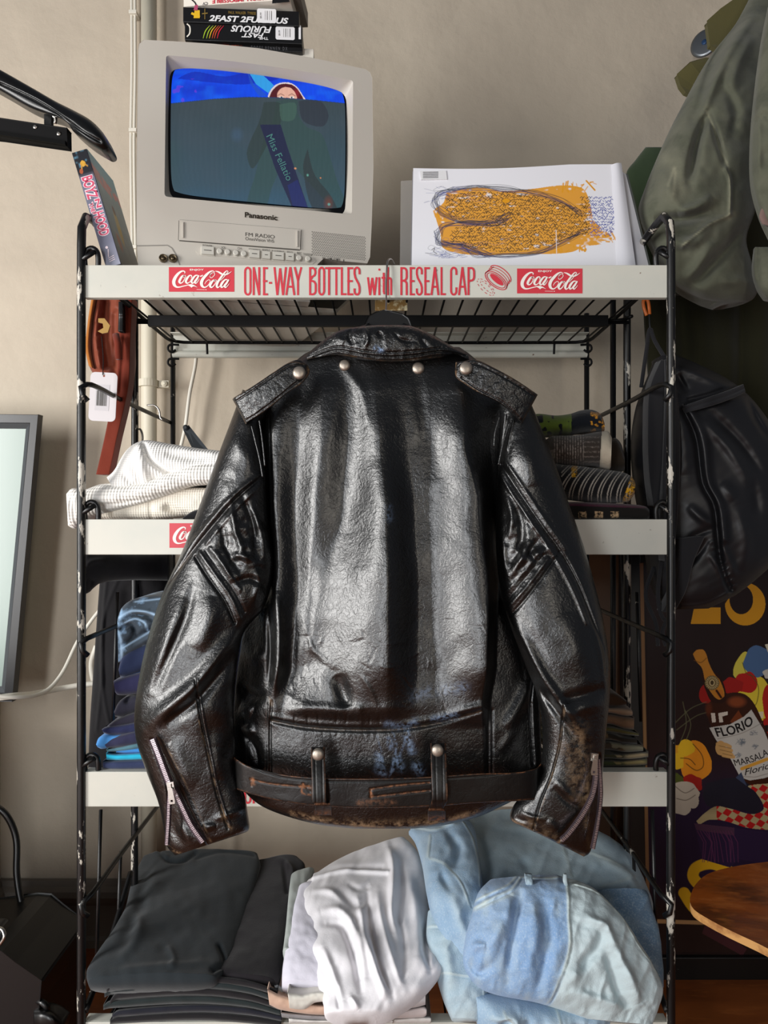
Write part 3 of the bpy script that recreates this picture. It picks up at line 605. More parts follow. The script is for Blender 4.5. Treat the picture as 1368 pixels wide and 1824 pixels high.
rst = [
 ([(893,828),(920,870),(962,932),(1000,985),(1030,1040),(1054,1100),(1076,1160),(1080,1200)], 3, -.004), ([(886,838),(912,880),(954,942),(990,995),(1020,1050),(1045,1110)], 3.4, .003), ([(900,822),(928,862),(970,925),(1008,978)], 3.4, .0022),
 ([(908,1098),(940,1062),(985,1002),(996,985)], 2.2, -.004), ([(902,1086),(934,1050),(976,995)], 3.2, .003), ([(898,1074),(926,1042),(968,990)], 2, -.002), ([(894,1062),(920,1034),(960,986)], 3, .002),
 ([(912,1100),(940,1160),(970,1215),(1005,1262),(1040,1310)], 12, .012, 1), ([(925,1150),(955,1215),(990,1262),(1030,1320)], 8, -.009, 1), ([(1000,1090),(1020,1140),(1050,1200)], 22, .005, 1), ([(1060,1110),(1075,1180),(1082,1240)], 7, .004, 1), ([(985,1250),(1030,1240),(1080,1225)], 9, -.006, 1), ([(1000,1275),(1040,1262),(1078,1250)], 10, .004, 1),
 ([(900,880),(912,920),(905,960)], 7, .006, 1), ([(920,900),(930,950),(915,1000)], 7, -.006, 1), ([(945,960),(925,1000),(905,1030)], 7, .006, 1), ([(960,960),(945,985),(960,1000)], 6, -.005, 1), ([(895,960),(900,1010),(912,1040)], 6, .005, 1), ([(930,1000),(960,985),(985,975)], 6, .004, 1),
 ([(1004,1258),(998,1320),(982,1380),(962,1430),(950,1478)], 1.8, -.003), ([(1066,1345),(1062,1400),(1044,1440),(1010,1480),(990,1508)], 3, -.003), ([(1068,1345),(1070,1420),(1058,1500)], 2.4, -.003), ([(1052,1400),(1050,1460),(1040,1510)], 8, .004, 1),
 ([(930,780),(945,830),(950,870)], 20, .006, 1), ([(990,1390),(1010,1415),(1030,1430)], 9, .005, 1), ([(985,1400),(1015,1430),(1040,1440)], 6, -.004, 1), ([(925,1445),(945,1455),(975,1460)], 5, .003, 1), ([(915,1455),(940,1465)], 4, -.002, 1), ([(975,1460),(990,1480)], 8, .004, 1), ([(905,740),(896,790),(892,830)], 3, -.004), ([(915,748),(903,800)], 2, .002)]
def rfold(X, Y):
    k = np.clip(1-np.hypot(X-925, (Y-980)*.8)/85, 0, 1)
    return strokes(X, Y, rst)+(vnoise(X, Y, 12, 25)*.0014+vnoise(X-Y*.4, Y, 24, 35, True)*.003+vnoise(X+Y*.6, Y, 14, 36, True)*.0016)*k+vnoise(X, Y, 30, 26)*.0012
def rwm(X, Y): return strokes(X, Y, [([(911,1461),(950,1482),(1000,1512),(1040,1524)], 3, .9), ([(1006,1262),(1000,1300)], 1.8, .9), ([(1000,1300),(985,1375),(950,1478)], 1.3, .7), ([(1030,1300),(1042,1370),(1034,1420)], 16, .55), ([(1010,1330),(1020,1390)], 14, .35), ([(1062,1345),(1056,1410),(1030,1455),(990,1505)], 2.2, .9), ([(1076,1350),(1072,1440)], 1.6, .8), ([(1048,1400),(1044,1470)], 5, .5), ([(940,1465),(985,1495)], 12, .3)])
sr = loft('sleeve', rsl, leather, jk, TB=.03, p=2.1, nu=170, nv=330, fold=rfold, wm=rwm)
# ---- collar
col_rows = [(548,630,546,641,.975,.006),(572,609,566,637,.968,.012),(604,589,600,632,.960,.016),(648,581,645,641,.953,.019),(690,579,690,644,.951,.020),(736,582,740,643,.953,.019),(776,600,786,636,.960,.016),(808,618,812,631,.966,.011),(834,632,836,643,.975,.006)]
def cfold(X, Y):
    return strokes(X, Y, [([(560,636),(600,624),(645,632),(690,636),(740,633),(786,626),(830,634)], 2, -.003), ([(560,630),(600,617),(645,624),(690,628),(740,625),(786,619)], 1.6, -.0018), ([(628,585),(622,600),(630,615)], 4, -.004, 1), ([(650,583),(655,605),(648,620)], 4, .004, 1), ([(672,590),(680,600)], 4, -.004, 1), ([(760,590),(752,605),(765,620)], 4, -.003, 1), ([(600,600),(615,610)], 6, .003, 1), ([(700,590),(715,605),(740,608)], 3, -.0025, 1)])+vnoise(X, Y, 12, 44)*.0008+vnoise(X*1.6, Y, 26, 45, True)*.0014
loft('collar', col_rows, creased, jk, TB=.02, p=2.6, nu=70, nv=260, fold=cfold, wm=lambda X, Y: (strokes(X, Y, [([(548,640),(600,632),(690,643),(786,636),(836,643)], 1.2, .3)]), strokes(X, Y, [([(670,620),(679,624)], 4, 1)])))
# ---- epaulettes and their snaps
le = [(414,711,438,756,.945,.006),(417,708,441,753,.938,.008),(450,688,474,731,.930,.009),(490,661,512,700,.928,.009),(516,645,537,684,.930,.009),(534,641,548,670,.932,.008),(548,650,552,660,.935,.004)]
re_ = [(958,703,930,754,.945,.006),(954,700,926,750,.938,.008),(918,676,896,722,.930,.009),(874,652,850,698,.928,.009),(848,641,829,684,.930,.009),(822,644,813,672,.932,.008),(812,645,811,660,.935,.005)]
def efold(a, b, sd):
    def f(X, Y): return strokes(X, Y, [(a, 1.6, -.0016), (b, 1.6, -.0016)])+vnoise(X, Y, 9, sd)*.0004+vnoise(X+Y, Y*.4, 12, sd+1, True)*.0007
    return f
loft('epaulette', le, creased, jk, TB=.004, p=7, nu=50, nv=120, fold=efold([(420,715),(452,694),(492,667),(518,652),(540,650)], [(440,748),(474,725),(512,694),(540,672)], 61), wm=lambda X, Y: strokes(X, Y, [([(414,711),(438,756)], 1.6, .6), ([(414,711),(490,661),(516,645),(548,650)], 1, .45), ([(552,655),(545,674),(512,700),(440,756)], 1.3, .4), ([(550,650),(548,672)], 2.6, .9)]))
loft('epaulette', re_, creased, jk, TB=.004, p=7, nu=50, nv=120, fold=efold([(952,706),(916,682),(872,658),(848,648),(820,650)], [(928,748),(896,716),(850,692),(822,672)], 71), wm=lambda X, Y: strokes(X, Y, [([(958,703),(930,754)], 1.6, .5), ([(958,703),(874,652),(848,641)], 1, .45), ([(811,645),(813,672),(829,684),(850,698)], 2, .9), ([(850,698),(930,754)], 1.2, .5)]))
def snap(px, py, d, r=.0088, par=jk):
    m = MB(); m.lathe([(r, -.003), (r, .0008), (r*.93, .0022), (r*.7, .0034), (r*.35, .004), (.0005, .0042)], P(px, py, d), (.0, -1, .08), 24); return m.build('snap', snapm, par, smooth=True)
snap(533, 664, .918, .0088); snap(830, 656, .918, .0088)
snap(614, 651, torso_depth(614, 651)-.0005, .0080); snap(745, 656, torso_depth(745, 656)-.001, .0085)
# ---- shoulder seam straps (sleeve head welts)
for pts in ([(448,758),(456,790),(463,820),(468,850)], [(462,748),(468,790),(472,830)], [(890,742),(882,770),(880,795)], [(908,752),(896,790),(888,828)]):
    m = MB(); m.tube([P(x, y, .936 if x < 700 else .934) for x, y in pts], .0013, 8, 24); m.build('piping', leather, jk, smooth=True)
# ---- belt, its loops and snaps
belt = [(416,1347,418,1404,.968,.002),(421,1352,424,1407,.950,.0028),(445,1365,450,1416,.938,.003),(500,1379,502,1427,.930,.003),(560,1385,562,1435,.926,.003),(650,1387,650,1439,.922,.003),(760,1384,760,1437,.922,.003),(850,1378,850,1430,.926,.003),(920,1376,922,1427,.934,.003),(955,1369,955,1425,.946,.0028),(964,1360,963,1422,.962,.002)]
beltS = [([(446,1388),(480,1396),(552,1402)], 1.5, -.0012), ([(446,1388),(448,1400)], 1.5, -.0012), ([(660,1406),(700,1400),(765,1394)], 1.8, -.0014), ([(660,1420),(720,1413),(765,1408)], 1.8, -.0014), ([(660,1406),(660,1420)], 1.5, -.0012), ([(540,1396),(552,1410)], 2, -.001), ([(420,1354),(500,1384),(650,1392),(850,1383),(960,1368)], 1.4, -.0009)]
beltW = [([(416,1347),(500,1379),(560,1385),(650,1387),(760,1384),(850,1378),(920,1376),(955,1369),(965,1360)], 1.1, .9), ([(416,1347),(421,1352),(445,1365)], 2.6, .9), ([(880,1377),(930,1375),(964,1362)], 1.5, .9), ([(418,1404),(502,1427),(650,1439),(850,1430),(963,1422)], 1.0, .35)]+[(s[0], 1.3, .85) for s in beltS[:5]]+[([(535,1400),(552,1402)], 3, .9), ([(540,1396),(538,1412),(553,1416)], 1.6, .9), ([(640,1430),(700,1428)], 5, .45), ([(660,1409),(664,1418)], 2, .8), ([(450,1388),(452,1396)], 3, .8)]
bl = loft('belt', belt, leather2, jk, TB=.002, p=9, nu=46, nv=420, fold=lambda X, Y: strokes(X, Y, beltS)+vnoise(X, Y, 40, 81)*.0008, wm=lambda X, Y: strokes(X, Y, beltW))
for x0, x1, y0, y1, xb0, xb1 in ((554,579,1331,1450,562,590), (767,795,1324,1460,765,793)):
    rows = [(x0,y0,x1,y0,.938,.002),(x0,y0+14,x1,y0+14,.930,.0025),(x0+1,y0+60,x1+2,y0+60,.9165,.0028),(x0+2,y0+100,x1+3,y0+100,.914,.0028),(xb0-1,y1-20,xb1-3,y1-20,.924,.0026),(xb0-3,y1-16,xb1,y1-16,.926,.003),(xb0-3,y1+2,xb1+1,y1+2,.944,.002)]
    cx = (x0+x1)/2
    loft('belt_loop', rows, leather2, jk, TB=.002, p=7, nu=26, nv=90, fold=lambda X, Y, cx=cx: strokes(X, Y, [([(cx-6, y0), (cx-3, y1)], 1.2, -.0008), ([(cx+7, y0), (cx+9, y1)], 1.2, -.0008)]),
         wm=lambda X, Y, x0=x0, x1=x1, y0=y0, y1=y1, xb0=xb0: strokes(X, Y, [([(x1-1, y0), (x1+2, y1-25)], 2, .35), ([(x0, y0), (x0+2, y1-25)], 1.5, .3), ([(xb0, y1), (xb0+28, y1)], 6, .6), ([(xb0, y1-18), (xb0+28, y1-18)], 2, .5)]))
    snap(x0+12.5, y0+13, .926, .0078)
# ---- cuff zips: a row of teeth each side, tape, puller
def zipteeth(a, d, par, nm='zip_teeth', gap=3.1, w=.0034):
    A = cat_rom(a, 400); seg = np.r_[0, np.cumsum(np.hypot(*np.diff(A[:, :2], axis=0).T))]; n = int(seg[-1]/gap); m = MB()
    for k in range(n):
        q = seg[-1]*(k+.5)/n; i = min(np.searchsorted(seg, q), 398); p = A[i]; t = A[i+1]-A[i]; ang = math.atan2(-t[1], t[0])
        c = P(p[0], p[1], d-(p[2] if len(p) > 2 else 0)); M = Matrix.Translation(c) @ Matrix.Rotation(-ang, 4, 'Y')
        m.box((-.0008, -.0012, -w/2), (.0008, .0012, w/2), M)
    return m.build(nm, mat_zip, par)
mat_zip = mat('zip_metal', '#b9aeb4', .3, .9)
def ztape(a, d, par, w=.008):
    A = cat_rom(a, 60); m = MB(); pts = [P(p[0], p[1], d) for p in A]; T = [(pts[min(i+1, 59)]-pts[max(i-1, 0)]).normalized() for i in range(60)]
    S = [Vector((t.z, 0, -t.x))*w/2 for t in T]
    m.add([p+s for p, s in zip(pts, S)]+[p-s for p, s in zip(pts, S)]+[p+s+Vector((0, .002, 0)) for p, s in zip(pts, S)]+[p-s+Vector((0, .002, 0)) for p, s in zip(pts, S)],
          [(i, i+1, 60+i+1, 60+i) for i in range(59)]+[(120+i, 180+i, 181+i, 121+i) for i in range(59)]+[(i, 120+i, 121+i, i+1) for i in range(59)]+[(60+i, 61+i, 181+i, 180+i) for i in range(59)]); return m.build('zip_tape', ziptape, par)
def puller(px, py, d, par, ang):
    M = Matrix.Translation(P(px, py, d)) @ Matrix.Rotation(ang, 4, 'Y'); m = MB()
    m.box((-.0045, -.003, -.004), (.0045, .001, .006), M); m.box((-.0015, -.005, -.002), (.0015, -.002, .004), M)
    m.prism([(-.003, -.001), (.003, -.001), (.004, -.018), (.003, -.021), (-.003, -.021), (-.004, -.018)], .0014, lambda u, v, w: M @ Vector((u, -.006-w, v)), holes=[[(-.0015, -.0155), (.0015, -.0155), (.0015, -.0185), (-.0015, -.0185)]])
    return m.build('zip_puller', MT['steel'], par)
zl = [(271,1316),(285,1352),(300,1392),(306,1404)]; d = .9235
ztape(zl, d+.004, sl, .010); zipteeth(zl, d, sl, w=.005)
z1 = [(303,1404),(301,1430),(300,1460),(297,1505)]; z2 = [(309,1404),(324,1436),(342,1472),(362,1500)]
ztape(z1, d+.011, sl, .006); zipteeth(z1, d+.009, sl, w=.0032); ztape(z2, d+.009, sl, .009); zipteeth(z2, d+.006, sl, w=.0042)
puller(305, 1400, d-.001, sl, -.15)
z3 = [(1062,1352),(1061,1390),(1054,1420),(1035,1455),(1012,1486),(1000,1497)]; z4 = [(1066,1352),(1069,1385),(1070,1420),(1064,1470),(1056,1512)]
ztape(z3, .934, sr, .007); zipteeth(z3, .931, sr, w=.004); ztape(z4, .944, sr, .006); zipteeth(z4, .941, sr, w=.003)
puller(1058, 1349, .925, sr, .1)
# ---- hanger
hg = thing('coat_hanger', 'black plastic coat hanger holding the leather jacket by its steel hook', 'coat hanger', P(688, 560, 1.0))
m = MB(); pts = [(648,600),(650,580),(657,566),(668,560),(684,557),(700,558),(716,562),(727,570),(732,582),(735,600)]
m.prism([(p.x, p.z) for p in (P(x, y, 1.02) for x, y in pts)][::-1], .02, lambda u, v, w: Vector((u, 1.01-w, v)))
m.build('shoulder_bar', MT['plastic'], hg, bev=.002)
for s in (-1, 1):
    a = 688+s*30; loft('arm', [(a,575,a,600,1.005,.006),(a+s*60,600,a+s*60,632,1.0,.008),(a+s*130,650,a+s*130,690,.995,.01),(a+s*185,700,a+s*180,735,.99,.01)], MT['plastic'], hg, nu=12, nv=20)
m = MB(); m.tube([P(687, 562, 1.03), P(688, 540, 1.045), P(688, 500, 1.052), P(689, 480, 1.053), P(690, 468, 1.056), P(693, 462, 1.064), P(698, 463, 1.075), P(702, 471, 1.08)], .0014, 8, 40)
m.build('hook', MT['steel'], hg, smooth=True)
TILT = 0
# ================================================================ television with built-in tape player
ivory = mat('tv_ivory', '#c6c0b6', .42, bumps=[('n', 900, .00004)])
ivoryd = mat('tv_shade_grey', '#8b8780', .6)
glassk = mat('tube_black', '#050507', .12)
TP = Plane(P(250, 72, 1.10), yaw=13.6); tvz = CZ+.358
tv = thing('television', 'white tube television with a tape slot and a blue picture on the rack', 'television', Vector((TP.at(.19, 0, -.15).x, TP.at(.19, 0, -.15).y, tvz)))
vb = tvz-TP.o.z
out = TP.uvs([(246,88),(248,78),(256,71),(300,73),(380,78),(460,86),(540,100),(600,112),(650,123),(659,129),(663,139),(665,300),(662,400),(659,458),(654,469),(610,465),(577,460),(566,470),(556,492)])
out = [(u, v) for u, v in out]+[(TP.uv(552, 500)[0], vb), (TP.uv(262, 500)[0], vb), (TP.uv(247, 470)[0], vb+.02)]+TP.uvs([(243,430),(243,300)])
def rrect(c, r, n=6):
    """rounded quad from four corners tl,tr,br,bl in plane coordinates with bowed top"""
    c = [Vector(p) for p in c]; o = []
    for i in range(4):
        p, a, b = c[i], c[i-1], c[(i+1) % 4]; A = p+(a-p).normalized()*r; B = p+(b-p).normalized()*r
        for k in range(n+1):
            t = k/n; o.append(tuple(A*(1-t)**2+p*2*t*(1-t)+B*t*t))
        for k in range(1, 6):
            t = k/6; e = B.lerp(b+(p-b).normalized()*r, t); q = (b-p).normalized(); nn = Vector((-q.y, q.x)); o.append(tuple(e+nn*BOW[i]*4*t*(1-t)))
    return o
BOW = (.005, 0, 0, 0)
ap = rrect(TP.uvs([(296,98),(629,143),(627,382),(293,350)]), .006)
BOW = (.007, .002, .001, .002)
gl = rrect(TP.uvs([(301,109),(620,154),(618,379),(300,347)]), .02)
m = MB(); m.prism(out, .03, TP.at, holes=[ap]); cab = m.build('bezel', ivory, tv, bev=.0018)
n = len(ap); m = MB(); m.add([TP.at(u, v, 0) for u, v in ap]+[TP.at(u, v, -.016) for u, v in gl], [(i, (i+1) % n, n+(i+1) % n, n+i) for i in range(n)]); m.build('screen_recess', ivory, tv, smooth=True)
m = MB(); cu = sum(u for u, v in gl)/n; cv = sum(v for u, v in gl)/n; K = 7
rings = [[(cu+(u-cu)*k/K, cv+(v-cv)*k/K) for u, v in gl] for k in range(1, K+1)]
vs = [TP.at(u, v, -.017+.010*(1-(k+1)**2/K**2)) for k, r in enumerate(rings) for u, v in r]+[TP.at(cu, cv, -.007)]
m.add(vs, [(k*n+i, k*n+(i+1) % n, (k+1)*n+(i+1) % n, (k+1)*n+i) for k in range(K-1) for i in range(n)]+[(K*n, i, (i+1) % n) for i in range(n)]); tube = m.build('picture_tube', glassk, tv, smooth=True)
# the running picture: blue sky band over a dark rolling frame with a woman in a sash
cv_ = Canvas(303, 111, 618, 380, 360, 300, '#3e4c52')
c = cv_; c.warped = 1
# the tube face in unit coordinates, its edges bowed, and where each point lies
PQ = [(304.5,117.5),(616,160),(614.5,376),(303.5,346)]
def barrel(s, t):
    e, f = 2*s-1, 2*t-1
    return (e*(1-.012*f*f-.035*f**8*e**6)+1)/2, (f*(1-.012*e*e-.045*e**8*f**6)+1)/2
def quad(s, t):
    q = [(PQ[0][k]*(1-s)+PQ[1][k]*s)*(1-t)+(PQ[3][k]*(1-s)+PQ[2][k]*s)*t for k in (0, 1)]
    return q[0], q[1]-5.5*4*s*(1-s)*.9*(1-t)
ss, tt_ = np.meshgrid(np.linspace(0, 1, 360), np.linspace(0, 1, 300)); c.X, c.Y = quad(*barrel(ss, tt_)); c.S, c.T = ss, tt_
c.mix(np.clip((c.Y-190)/190, 0, 1), '#3a5a6c', .9); c.mix(np.clip((c.Y-330)/60, 0, 1), '#2c6488', .5); c.mix(np.clip((330-c.X)/40, 0, 1)*(c.Y > 250), '#45605a', .4)
c.mix(vnoise(c.X, c.Y, 30, 3)*.5+.3, '#4a5560', .35)
c.poly([(492,180),(486,215),(470,250),(455,310),(440,370),(470,374),(486,330),(510,290),(545,320),(600,377),(618,372),(600,320),(585,270),(572,238),(545,225),(530,200),(528,178)], '#37524c', .6, sm=160)
c.poly([(470,182),(462,215),(440,270),(450,300),(478,255),(498,225),(500,185)], '#33403c', .7, sm=90)
c.poly([(532,180),(540,215),(575,225),(585,205),(570,180)], '#323640', .7, sm=60)
c.poly([(498,186),(526,184),(524,212),(502,214)], '#47655a', .7, sm=40)
c.poly([(548,265),(560,310),(590,350),(600,378),(560,376),(540,300)], '#33383a', .7, sm=60); c.ell(585, 362, 10, 16, '#7d4434', .6, .8)
c.poly([(463,222),(500,222),(512,262),(552,380),(524,378),(490,300)], '#262a48', .95); c.poly([(524,378),(552,380),(530,320),(512,330)], '#28347a', .5)
c.ell(422, 240, 14, 16, '#46607a', .5, .7)
c.ell(526, 300, 2.6, 2.4, '#e8a070', 1, .6); c.ell(571, 317, 1.8, 1.6, '#e8905c', 1, .6); c.ell(548, 312, 2.6, 3, '#6fb8a8', .8, .7); c.ell(586, 364, 3.4, 3.4, '#6fb8b0', .8, .7)
top = np.interp(c.X, [303, 380, 440, 500, 560, 618], [184, 176, 172.5, 173.5, 178, 184]); band = (c.Y < top).astype(float)
s0 = c.c.copy()
c.mix(np.ones_like(c.X), '#0a4ef5'); c.mix(np.clip(vnoise(c.X, c.Y*2.2, 34, 12)+.3, 0, 1)*(c.Y > 120), '#0430c8', .7); c.mix(np.clip(vnoise(c.X, c.Y*2, 18, 14), 0, 1), '#1470ff', .6)
c.poly([(316,140),(345,128),(400,136),(440,128),(470,122),(500,138),(440,150),(390,148)], '#0726b4', .75, sm=90); c.ell(334, 160, 16, 22, '#0a38d2', .6, .5); c.mix((vnoise(c.X, c.Y, 8, 55) > .55)*(c.X < 350)*(c.Y > 140), '#7a3ae0', .5)
c.poly([(440,124),(448,121),(462,128),(488,152),(478,166),(456,150)], '#35a8f0', .95); c.poly([(440,124),(452,150),(476,170),(462,172),(446,150)], '#2257c8', .7)
c.poly([(476,176),(480,164),(490,152),(503,147),(518,148),(530,156),(538,168),(543,178)], '#fbe9dd', .9, sm=60); c.poly([(478,178),(484,163),(495,152),(508,149),(522,152),(532,162),(539,178)], '#571a22', 1, sm=60); c.ell(528, 166, 7, 11, '#a02832', .7, .7)
c.poly([(493,178),(495,164),(504,156),(516,156),(525,164),(528,178)], '#f0b7a2', 1, sm=50); c.line([(495,170),(500,167),(506,170)], 1, '#5a2a20', .9); c.line([(514,170),(520,167),(526,171)], 1, '#5a2a20', .9); c.ell(501, 173.5, 4, 1.6, '#ffffff'); c.ell(520, 173.5, 4, 1.6, '#ffffff'); c.ell(501.5, 173.5, 1.5, 1.6, '#402018'); c.ell(519.5, 173.5, 1.5, 1.6, '#402018')
c.c = s0*(1-band[..., None])+c.c*band[..., None]
c.mix(np.exp(-((c.Y-top)/1.2)**2)*(c.Y > top), '#1a3c78', .8)
c.mix((np.sin(c.X*2.2) > 0).astype(float), '#0a1020', .10)
def scr(s, t):
    e, f = 2*s-1, 2*t-1
    x, y = quad(*barrel(s, t)); u, v = TP.uv(x, y); k = 1+.010*1   # the face stands a little behind the bezel plane
    w = -.006-.0095*(e*e*.5+f*f*.5); a = TP.at(u, v, 0); eye = Vector((0, 0, CZ)); d = (a-eye)
    return eye+d*(1+(-w)/abs(d.dot(TP.n)))
scrm = mat('screen_picture', '#000000', .35, spec=.2, emit=.92, paint=True)
sn = scrm.node_tree.nodes['Principled BSDF']; 
for l_ in list(sn.inputs['Base Color'].links): scrm.node_tree.links.remove(l_)
sn.inputs['Base Color'].default_value = (.01, .01, .012, 1)
c.X, c.Y = c.S, c.T
cv_.build('screen_picture', scr, scrm, tube)
sash = mat('sash_lettering', '#447872', .6, emit=.3)
def sashfn(u, v):
    x, y = 474+u*37+v*11, 243+u*80-v*5; q = TP.uv(x, y); a = TP.at(q[0], q[1], 0); eye = Vector((0, 0, CZ)); d = a-eye
    return eye+d*(1+.0045/abs(d.dot(TP.n)))
text('Miss Fellatio', 'lettering', sash, tube, lambda u, v: sashfn(u, v))
# back shell
m = MB(); a, b = TP.uv(249, 80), TP.uv(660, 130); L0, R0, T0, B0 = a[0]+.004, b[0]-.004, -.006, vb
ring0 = [(L0, B0), (R0-.05, B0), (R0, B0+.05), (R0, T0-.012), (R0-.012, T0), (L0+.012, T0), (L0, T0-.012)]
sec = [(1, 1, -.028), (.98, .98, -.10), (.80, .78, -.24), (.66, .62, -.33)]; cu0 = (L0+R0)/2
vs = [TP.at(cu0+(u-cu0)*sx, vb+(v-vb)*sy, w) for sx, sy, w in sec for u, v in ring0]; n = 7
m.add(vs, [(k*n+i, k*n+(i+1) % n, (k+1)*n+(i+1) % n, (k+1)*n+i) for k in range(3) for i in range(n)]+[tuple(21+i for i in range(7))]); m.build('back_shell', ivory, tv, bev=.002)
dark = mat('tv_print', '#4b4843', .5); badge = mat('tv_badge', '#4a4238', .3, .7)
m = MB(); q = TP.uvs([(320,393),(535,410),(534,445),(319,428)]); m.prism([q[3], q[2], q[1], q[0]], .003, lambda u, v, w: TP.at(u, v, .0022+w)); flap = m.build('tape_flap', ivory, tv, bev=.0008)
m = MB(); 
for i in range(4): ribbon(m, [q[i], q[(i+1) % 4]], .0030, TP.at, .0004)
m.build('flap_gap', dark, tv)
for x, y0, y1 in ((326, 397, 425), (529, 412, 441)):
    m = MB(); p, r = TP.uv(x, y0), TP.uv(x, y1); m.box((0, 0, 0), (0, 0, 0)) if 0 else TP.box(m, p[0]-.001, p[0]+.001, r[1], p[1], .002, .0042); m.build('flap_rib', ivory, flap)
ptext('Panasonic', TP, 436, 387.7, 494, 378, badge, tv, 'brand_lettering', w=.0012, bold=.03)
ptext('FM RADIO', TP, 437, 421.6, 489, 415, dark, flap, w=.0026); ptext('OmniVision VHS', TP, 437, 428.8, 488, 423, dark, flap, w=.0026)
for s, x0, x1, y in (('POWER',361,378,439.5),('VOL',394,402,443),('CH',423,430,444.5),('STOP/EJECT',443,464,446.5),('REW/SLO',467,481,447.5),('PLAY/REPEAT',484,506,449.5),('FF/SLO',511,521,451.5),('REC',529,537,453),('TV/AUDIO/VCR',540,556,455),('REC  TIMER  POWER',574,606,462)):
    ptext(s, TP, x0, y, x1, y-4, dark, tv, w=.0012)
bt = mat('button_ivory', '#cdc9bf', .35); gap = mat('button_gap', '#8e8a82', .6)
m = MB(); pts = TP.uvs([(352,441),(372,441),(470,450),(550,457),(560,461),(563,466),(556,471),(470,464),(372,455),(354,454),(349,448)]); m.prism(pts[::-1], .001, lambda u, v, w: TP.at(u, v, .0008+w)); m.build('button_panel', ivory, tv)
for x0, x1, y in ((359,381,448),(444,462,454),(467,481,456),(486,505,457.5),(509,523,459)):
    a, b = TP.uv(x0, y+6), TP.uv(x1, y-6); m = MB(); TP.box(m, a[0]-.0012, b[0]+.0012, a[1]-.0012, b[1]+.0012, .0008, .0012); TP.box(m, a[0], b[0], a[1], b[1], .001, .0055)
    o = m.build('button', bt, tv, bev=.0008); k = MB(); ribbon(k, [(a[0]+.004, (a[1]+b[1])/2), (b[0]-.004, (a[1]+b[1])/2)], .0012, TP.at, .0058); k.build('button_mark', dark, o)
for x, y in ((391,449),(405,450.5),(420,452),(434,453.5),(532,461),(548,462.5)):
    u, v = TP.uv(x, y); m = MB(); m.lathe([(.0056, 0), (.0056, .0012)], TP.at(u, v, .0008), TP.n, 20); m.lathe([(.0046, 0), (.0046, .0042), (.0036, .0052)], TP.at(u, v, .0008), TP.n, 20); m.build('button', bt, tv)
for x, y in ((589,460),(600.5,461),(612,462)):
    m = MB(); ribbon(m, TP.uvs([(x, y), (x, y+6)]), .0014, TP.at, .0006); m.build('indicator', dark, tv)
m = MB(); 
for i in range(27):
    for j in range(17):
        x = 556+i*3.55+(j % 2)*1.8; y = 413+j*2.55+i*.36
        if x < 653: u, v = TP.uv(x, y); m.add([TP.at(u+.00085*math.cos(a*PI/3), v+.00085*math.sin(a*PI/3), .0004) for a in range(6)], [tuple(range(6))])
m.build('speaker_grille', mat('grille_hole', '#3f3a38', .8), tv)
m = MB(); ribbon(m, TP.uvs([(243,438),(298,437),(306,442),(314,455),(322,478)]), .0016, TP.at, .0006); m.build('jack_panel', ivoryd, tv)
jm = mat('jack_gold', '#6b5f4c', .3, .9)
for x in (291, 308):
    u, v = TP.uv(x, 461); m = MB(); m.lathe([(.0068, 0), (.0068, .003), (.0055, .004), (.0052, .001), (.003, .001), (.003, .003), (.0012, .0035)], TP.at(u, v, .0005), TP.n, 20); m.build('jack', jm, tv, smooth=True)
# ================================================================ video tapes stacked on the television
cardw = mat('tape_card_white', '#e6e0d4', .5, bumps=[('n', 60, .0004)]); cardk = mat('tape_card_black', '#0d0d0f', .4, bumps=[('n', 60, .0004)]); cardp = mat('tape_card_grey', '#77716a', .5)
rd = mat('print_red', '#c81e3a', .5); wt = mat('print_white', '#e4e4e6', .5); gd = mat('print_gold', '#8f7433', .5); yl = mat('print_yellow', '#e0b321', .5); pk = mat('print_pink', '#b0486a', .5); gr = mat('print_grey', '#5a5a5e', .5); orr = mat('print_orange', '#c8502a', .5); gn = mat('print_lime', '#a3c030', .5)
GT = 'video tapes stacked on the television'
def tape(label, px0, pyb, depth, yaw, roll, w, h, dd, m_):
    pl = Plane(P(px0, pyb, depth), yaw=yaw, roll=roll); t = thing('video_tape', label, 'video tape', pl.at(w/2, 0, -dd/2), GT)
    m = MB(); pl.box(m, 0, w, 0, h, -dd, 0); m.build('sleeve', m_, t, bev=.0008); return pl, t
def sticker(pl, t, x0, y0, x1, y1, price):
    a, b = pl.uv(x0, y1), pl.uv(x1, y0); m = MB(); q = [(a[0]+.002, a[1]), (b[0]-.002, a[1]), (b[0], a[1]+.002), (b[0], b[1]-.002), (b[0]-.002, b[1]), (a[0]+.002, b[1]), (a[0], b[1]-.002), (a[0], a[1]+.002)]
    m.add([pl.at(u, v, .001) for u, v in q], [tuple(range(8))]); s = m.build('price_sticker', wt, t)
    c0 = a[0]+(b[0]-a[0])*.15; text(price, 'lettering', dark, s, lambda u, v: pl.at(c0+.003*(1-v), a[1]+(b[1]-a[1])*(.3+.4*u), .0015))
    m = MB()
    for k in range(4): ribbon(m, [(a[0]+(b[0]-a[0])*(.42+k*.11), a[1]+(b[1]-a[1])*.2), (a[0]+(b[0]-a[0])*(.42+k*.11), a[1]+(b[1]-a[1])*.85)], .0004+.0004*(k % 2), pl.at, .0014)
    m.build('barcode', dark, s)
dt = 1.145; hh = .0265
pl, t = tape('white video tape box at the bottom of the stack on the television', 366, 103, dt+.02, 3, 0, .184, .022, .10, cardw)
ptext('DAV', pl, 516, 94, 534, 89, rd, t)
pl, t = tape('black video tape box with an orange flame picture, second lowest in the stack', 342, 86, dt+.01, 3, 0, .186, .020, .10, cardk)
m = MB(); rnd = random.Random(5)
